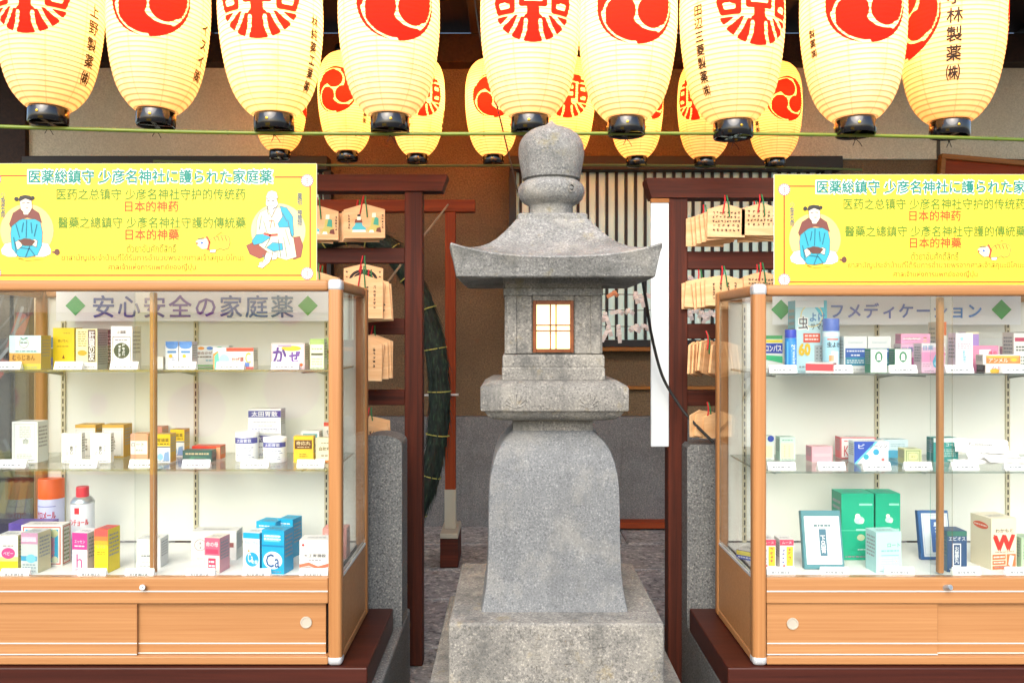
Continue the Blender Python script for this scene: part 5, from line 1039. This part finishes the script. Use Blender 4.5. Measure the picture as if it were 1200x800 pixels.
scent('R', 1160, 1193, 607, 667, '#f1e8cc', [('t', 'わかもと', .16, .86, .76, '#5a4a40', .07), ('t', 'W', .1, .9, .52, '#d8382e', .28, False, .06), ('l', .15, .9, .33, .36, 1, '#7a6a5a'), ('r', .04, .56, .2, .3, '#e8703e'), ('r', .04, .56, .1, .18, '#e8703e'), ('r', .04, .6, .01, .08, '#e8703e'), ('l', .08, .52, .22, .28, 1, '#fbeee0'), ('l', .08, .52, .12, .17, 1, '#fbeee0'), ('r', .6, .96, .02, .3, '#ea7a48'), ('p', [(.72, .28), (.9, .26), (.8, .04), (.66, .1)], '#fbeee0')], 'large cream box with a big red W', side='#ece2c2', top='#f0e6cc', d=.09, rot=9, sideops=[('e', .5, .82, .36, .12, '#e8643e'), ('l', .2, .8, .8, .85, 1, '#fbeee0')])
scent('R', 1197, 1222, 630, 667, '#b8d4b0', [('l', .1, .9, .3, .8, 5, '#5a8a6a')], 'pale green box beyond the cream W box')

# price cards
card = None
def card_at(c, sh, x0, x1, yb, label):
    global card
    z = SH[c][sh]+.0006; Y = 2.485 if sh < 2 else (1.5-z)*F/(yb-392)
    if sh == 1: Y = max(2.482, min(2.5, (1.5-z)*F/(yb-392)))
    w_ = .084
    if card is None:
        m = MB(); m.prism([(0, 0), (.022, 0), (.0105, .0235), (.0095, .0235)], -w_/2, w_/2, M['card']); 
        o = m.build('price_card'); 
        for v in o.data.vertices: v.co = (v.co.y, v.co.x, v.co.z)
        o.data.flip_normals(); m = MB(); m.X = Matrix.Rotation(R(-22), 4, 'X')
        prints(m, [('l', .16, .84, .1, .62, 1, '#8f969c')], w_, .0235, -.0003); m.build('print', o); card = o
    else: o = copy_tree(card)
    o.location = ((XX(x0, Y)+XX(x1, Y))/2, Y, z); o.rotation_euler = (0, 0, R(rb.uniform(-2, 2))); tag(o, label, 'price card', 'small white price cards')
for c, sh, x0, x1, yb, lb in (
    ('L', 0, -10, 23, 432, 'the aqua and gold box'), ('L', 0, 62, 96, 432, 'the tall plain yellow box'), ('L', 0, 128, 161, 432, 'the black disc box'), ('L', 0, 196, 229, 432, 'the blue topped pair'), ('L', 0, 252, 286, 432, 'the elephant cold medicine'), ('L', 0, 318, 349, 432, 'the purple writing box'),
    ('L', 1, -4, 31, 546, 'the faint framed white box'), ('L', 1, 80, 114, 546, 'the white herb boxes'), ('L', 1, 150, 183, 546, 'the salmon box at the centre post'), ('L', 1, 212, 246, 546, 'the flat teal box'), ('L', 1, 282, 314, 546, 'the stomach medicine tins'), ('L', 1, 347, 380, 546, 'the maroon labelled yellow box'),
    ('L', 2, 0, 33, 676, 'the pink disc box'), ('L', 2, 90, 123, 676, 'the letter h box'), ('L', 2, 147, 178, 676, 'the plain white box at the centre post'), ('L', 2, 217, 251, 676, 'the rose topped box'), ('L', 2, 283, 316, 676, 'the cyan calcium boxes'), ('L', 2, 350, 384, 676, 'the red wave box'),
    ('R', 0, 901, 935, 436, 'the navy capped spray can'), ('R', 0, 967, 1000, 436, 'the insect spray'), ('R', 0, 1043, 1076, 436, 'the green oval boxes'), ('R', 0, 1112, 1139, 436, 'the tall pure white box'), ('R', 0, 1175, 1208, 436, 'the orange ointment box'),
    ('R', 1, 900, 933, 547, 'the mint and cream boxes'), ('R', 1, 959, 992, 547, 'the rose pink box'), ('R', 1, 1012, 1045, 547, 'the diagonal headache box'), ('R', 1, 1060, 1094, 547, 'the green and gold box'), ('R', 1, 1115, 1149, 547, 'the teal box'), ('R', 1, 1178, 1211, 547, 'the gauze packets'),
    ('R', 2, 901, 931, 674, 'the itch boxes'), ('R', 2, 962, 996, 674, 'the teal framed packet'), ('R', 2, 1040, 1071, 674, 'the pale mint box'), ('R', 2, 1118, 1150, 674, 'the dark navy box'), ('R', 2, 1180, 1213, 674, 'the cream W box')):
    card_at(c, sh, x0, x1, yb, 'small white price card in front of '+lb)
# ------------------------------------------------------------------ paper lanterns
RAD, HGT = .171, .617
PROF = [(0, .36), (.012, .47), (.03, .6), (.055, .71), (.09, .8), (.14, .885), (.2, .945), (.28, .985), (.38, 1), (.48, .998), (.58, .975), (.68, .93), (.76, .88), (.83, .815), (.885, .74), (.93, .65), (.965, .54), (.985, .46), (1, .385)]
def prof(t):
    for (a, ra), (b_, rb_) in zip(PROF, PROF[1:]):
        if t <= b_:
            s = (t-a)/(b_-a); return ra+(rb_-ra)*s
    return PROF[-1][1]
def psm(t): return sum(prof(min(1, max(0, t+d))) for d in (-.03, -.015, 0, .015, .03))/5 if .04 < t < .96 else prof(t)
def tomoe(x, y):
    r = math.hypot(x, y)
    if r > 1: return 0
    a = math.degrees(math.atan2(y, x))
    for k in range(3):
        th = 90+120*k; c = (.455*math.cos(R(th)), .455*math.sin(R(th)))
        if math.hypot(x-c[0], y-c[1]) < .375: return 1
    for k in range(3):
        th = 90+120*k; ph = (a-th) % 360        # tail runs on from its head
        if ph > 300: ph -= 360
        if -5 <= ph <= 172:
            inner = .3 if ph < 100 else .9+.085*(ph-100)/72
            # keep clear of the next head
            th2 = th+120; c2 = (.455*math.cos(R(th2)), .455*math.sin(R(th2)))
            if math.hypot(x-c2[0], y-c2[1]) < .375+.065+.16*max(0, 1-r/.7) and ph > 20: 
                continue
            outer = 1.0
            if ph < 62: outer = .88+.055*max(0, min(1, (ph+5)/55))
            if ph < 0: outer = .86
            if r > inner and r < outer: return 1
    return 0
def seg(x, y, x0, y0, x1, y1):
    dx, dy = x1-x0, y1-y0; t = max(0, min(1, ((x-x0)*dx+(y-y0)*dy)/(dx*dx+dy*dy))); return math.hypot(x-x0-t*dx, y-y0-t*dy)
SEAL = []
for sx in (-1, 1):
    for (x0, y0, x1, y1) in ((.5, .42, .86, .42), (.5, .12, .92, .12), (.5, .42, .5, .12), (.86, .42, .9, .12), (.5, .02, .95, .02), (.5, -.26, .86, -.26), (.5, .02, .5, -.26), (.95, .02, .86, -.26),
                             (.3, .62, .75, .62), (.52, .8, .52, .56), (.62, -.02, .62, .05), (.1, .74, .4, .74)):
        SEAL.append((sx*x0, y0, sx*x1, y1))
SEAL += [(-.28, .46, .28, .46), (-.28, -.12, .28, -.12), (-.28, .46, -.28, -.12), (.28, .46, .28, -.12), (-.1, .17, .28, .17), (0, .62, 0, .46), (-.3, .66, .3, .66), (0, .95, 0, .7), (-.45, .82, .45, .82)]
def sealm(x, y):
    r = math.hypot(x, y)
    if r > 1: return 0
    if y < -.36 or (y < -.2 and abs(x) < .14):
        if abs(x) < .14 and y > -.5: return 1
        if r < .5 and abs(x) > .2 and y > -.42: return 0
        for sx in (-1, 1):     # paper coloured rays
            for (x0, y0, x1, y1, x2, y2) in ((.17, -.5, .2, -.75, .3, -1), (.34, -.42, .44, -.62, .62, -.86), (.5, -.36, .68, -.5, .9, -.62)):
                if min(seg(x*sx, y, x0, y0, x1, y1), seg(x*sx, y, x1, y1, x2, y2)) < .045: return 0
        return 1
    return 1 if min(seg(x, y, *s) for s in SEAL) < .062 else 0
NS, HOOPS = 200, 39
NR = HOOPS*4
def paper_mesh(fn):
    ts = [.004+.992*i/NR for i in range(NR+1)]; vs = []; mk = []; hp = []
    MR, MC = .36*HGT, .438
    mr = .139
    for i, t in enumerate(ts):
        p = psm(t); q = (i % 4)/4; rr_ = RAD*p*(1+.010*(abs(math.cos(math.pi*q))**1.5-.5))
        for k in range(NS):
            a = 2*math.pi*k/NS; vs.append((rr_*math.sin(a), -rr_*math.cos(a), HGT*(1-t)))
            hp.append(1.0 if i % 4 == 0 else .45 if k % 25 == 12 else 0.0)
            aa = (a+math.pi) % (2*math.pi)-math.pi
            bk = abs(aa) > math.pi/2
            if bk: aa = (aa % (2*math.pi))-math.pi
            cov = 0; u0 = aa*RAD/mr; v0 = (MC-t)*HGT/mr
            if abs(u0) < 1.06 and abs(v0) < 1.06:
                du = math.pi*RAD/NS/mr; dv = .5*HGT/NR/mr
                for e in (-.66, 0, .66):
                    for f in (-.66, 0, .66): cov += fn(u0+e*du*1.4, v0+f*dv*1.4)
                cov /= 9
            mk.append(cov)
    fs = [(i*NS+k, (i+1)*NS+k, (i+1)*NS+(k+1) % NS, i*NS+(k+1) % NS) for i in range(NR) for k in range(NS)]
    me = bpy.data.meshes.new('paper_shade'); me.from_pydata(vs, [], fs); me.materials.append(M['paper'])
    me.attributes.new('mark', 'FLOAT', 'POINT').data.foreach_set('value', mk); me.attributes.new('hoop', 'FLOAT', 'POINT').data.foreach_set('value', hp)
    me.polygons.foreach_set('use_smooth', [True]*len(me.polygons)); me.update(); return me
SHADES = {'tomoe': paper_mesh(tomoe), 'seal': paper_mesh(sealm)}
def rim_mesh(z0, z1, r, studs):
    m = MB(); n = 36
    m.lathe([(r*.9, z0+.001), (r*.97, z0), (r, z0+.003), (r, z1-.003), (r*.97, z1), (r*.9, z1-.001), (r*.88, z0+.004), (r*.9, z0+.001)], M['lacquer'], n, False); return m
def fittings(t):
    rb_ = RAD*.385
    r_ = rim_mesh(-.05, .006, rb_, True).build('bottom_rim', t, smooth=True)
    m = MB(); m.box(-rb_*.89, rb_*.89, -.008, .008, -.046, -.04, M['lacquer']); m.box(-.008, .008, -rb_*.89, -.0085, -.0455, -.0395, M['lacquer']); m.box(-.008, .008, .0085, rb_*.89, -.0455, -.0395, M['lacquer']); m.build('cross_bar', r_)
    for k in range(4):
        a = R(90*k-6); m = MB(); m.X = Matrix.Translation((rb_*math.sin(a), -rb_*math.cos(a), -.022)) @ Matrix.Rotation(a, 4, 'Z') @ Matrix.Rotation(R(90), 4, 'X'); m.lathe([(.0055, -.001), (.0045, .0025), (.0, .0035)], M['gold'], 12, False); m.build('stud', r_, smooth=True)
    m = MB(); pts = [(.004*math.sin(k*1.9), -.004*math.cos(k*1.3), -.042-.0042*k) for k in range(7)]
    m.tube(pts, .0014, M['wire'], 5); m.tube([(0, 0, -.062), (.012, -.004, -.076), (.02, -.004, -.09)], .0013, M['wire'], 5); m.tube([(0, 0, -.064), (-.01, -.003, -.086)], .0013, M['wire'], 5); m.build('tie_wire', r_)
    rim_mesh(HGT-.006, HGT+.045, RAD*.37, False).build('top_rim', t, smooth=True)
    m = MB(); m.box(-.06, .06, -.006, .006, HGT+.03, HGT+.036, M['lacquer']); m.build('top_bar', t)
def lettering(t, txt, deg, tv0, size, gap=1.12, hexc='#2a1a12'):
    m = MB(); v = tv0*HGT; ink = col(hexc, .7)
    for ch in txt:
        gv, gf, (a, b_, c, d) = glyphs(ch, 0); out = []
        for p in gv:
            u = (p[0]-(a+b_)/2)*size*.95; hh = v+(.4-p[1])*size; tt = min(.995, hh/HGT); rr_ = RAD*psm(tt)*1.012+.0012; an = R(deg)+u/RAD
            out.append((rr_*math.sin(an), -rr_*math.cos(an), HGT*(1-tt)))
        for k, (oa, oz) in enumerate(((0, 0), (.008, .0004), (.001, .0016), (.008, -.0011), (.004, .001))):
            ca, sa = math.cos(oa), math.sin(oa); e = 1+.0006*k; m.add([((x*ca-y*sa)*e, (x*sa+y*ca)*e, z+oz) for x, y, z in out], gf, ink)
        v += size*gap
    m.build('lettering', t)
def paper_lantern(px, py, Y, kind, yaw, label, group, words_=None, power=1.0, top=3.62):
    z = ZZ(py, Y)+.048; t = thing('paper_lantern', label, 'paper lantern', (XX(px, Y), Y, z), R(yaw), group); jr = random.Random(int(px*7)); t.rotation_euler = (R(jr.uniform(-1.4, 1.4)), R(jr.uniform(-1.6, 1.6)), R(yaw)); s_ = jr.uniform(.975, 1.02); t.scale = (s_*jr.uniform(.985, 1.015), s_, s_)
    sh = bpy.data.objects.new('paper_shade', SHADES[kind]); COL.objects.link(sh); sh.parent = t
    fittings(t)
    for args in words_ or (): lettering(t, *args)
    m = MB(); m.tube([(0, 0, HGT+.034), (0, 0, (top-z)/s_)], .003, M['wire'], 6); m.build('hanging_wire', t)
    ld = bpy.data.lights.new('bulb', 'POINT'); ld.energy = BULB_W*power; ld.color = (1, .58, .18) if Y < 4 else (1, .5, .12); ld.shadow_soft_size = .035
    lo = bpy.data.objects.new('bulb', ld); COL.objects.link(lo); lo.parent = t; lo.location = (0, 0, HGT*.6)
NG, FG = 'large near paper lanterns', 'far paper lanterns'
YN, YFAR = 2.8, 5.15
near = [
 (57, 145, 'seal', 3, 'near paper lantern, red seal, five dark characters, above the seated blue god', [('上野製薬㈱', 77, .455, .05, 1.16)], 1.0),
 (183, 148, 'tomoe', 12, 'near paper lantern with red swirl crest and short katakana column', [('イスイ㈱', 72, .535, .047, 1.15)], 1.0),
 (321, 153, 'seal', 1, 'near paper lantern, palest white, red seal and a long slanting column of characters', [('林純薬工業㈱', 68, .525, .038, 1.1)], 1.7),
 (457, 154, 'tomoe', 17, 'near paper lantern with red swirl crest hanging above the dark red rack', None, 1.0),
 (621, 155, 'seal', 2, 'near paper lantern with red seal whose rim touches the stone finial', [('製薬㈱', 84, .72, .03, 1.1)], 1.0),
 (734, 158, 'tomoe', 2, 'near paper lantern with red swirl crest just past the stone finial', None, 1.2),
 (859, 161, 'seal', 15, 'near paper lantern with red seal turned away and a dark column at its edge', [('田辺三菱製薬㈱', -68, .45, .038, 1.1)], 1.2),
 (1002, 158, 'tomoe', -5, 'near paper lantern, swirl crest, above the katakana case sign corner', [('製薬㈱', -66, .55, .03, 1.1)], 1.0),
 (1113, 160, 'tomoe', -86, 'near paper lantern with five dark characters facing out and its crest turned aside', [('小林製薬㈱', 60, .385, .053, 1.16)], 1.0)]
for i, (px, py, k, yw, lb, wd, pw) in enumerate(near): paper_lantern(px, py, YN+(.05 if i in (1, 8) else 0), k, yw, lb, NG, wd, pw)
far = [
 (328, 186, 'tomoe', 95, 'far paper lantern mostly hidden behind the palest near lantern', None, 1.0),
 (407, 188, 'tomoe', -12, 'far paper lantern with a whole red swirl crest beside the palest near lantern', [('製薬㈱', 66, .6, .034, 1.1)], 1.3),
 (489, 191, 'seal', 17, 'far paper lantern with a sliver of red seal behind the lantern above the red rack', [('製薬㈱', 66, .58, .034, 1.1)], 1.3),
 (578, 192, 'tomoe', 3, 'far paper lantern with half a swirl crest, behind the seal lantern that touches the finial', None, 1.3),
 (663, 194, 'seal', -2, 'far paper lantern with a red seal directly behind the stone finial', None, 1.3),
 (746, 194, 'tomoe', 27, 'far paper lantern foot under the near swirl lantern past the finial', None, 1.2),
 (826, 195, 'seal', -35, 'far deep yellow paper lantern with a seal edge under the turned seal lantern', None, .8),
 (908, 196, 'tomoe', 12, 'far paper lantern with a clear swirl crest beside the plain grey wall', [('製薬㈱', -70, .6, .034, 1.1)], .9)]
for px, py, k, yw, lb, wd, pw in far: paper_lantern(px, py, YFAR, k, yw, lb, FG, wd, pw*1.5)
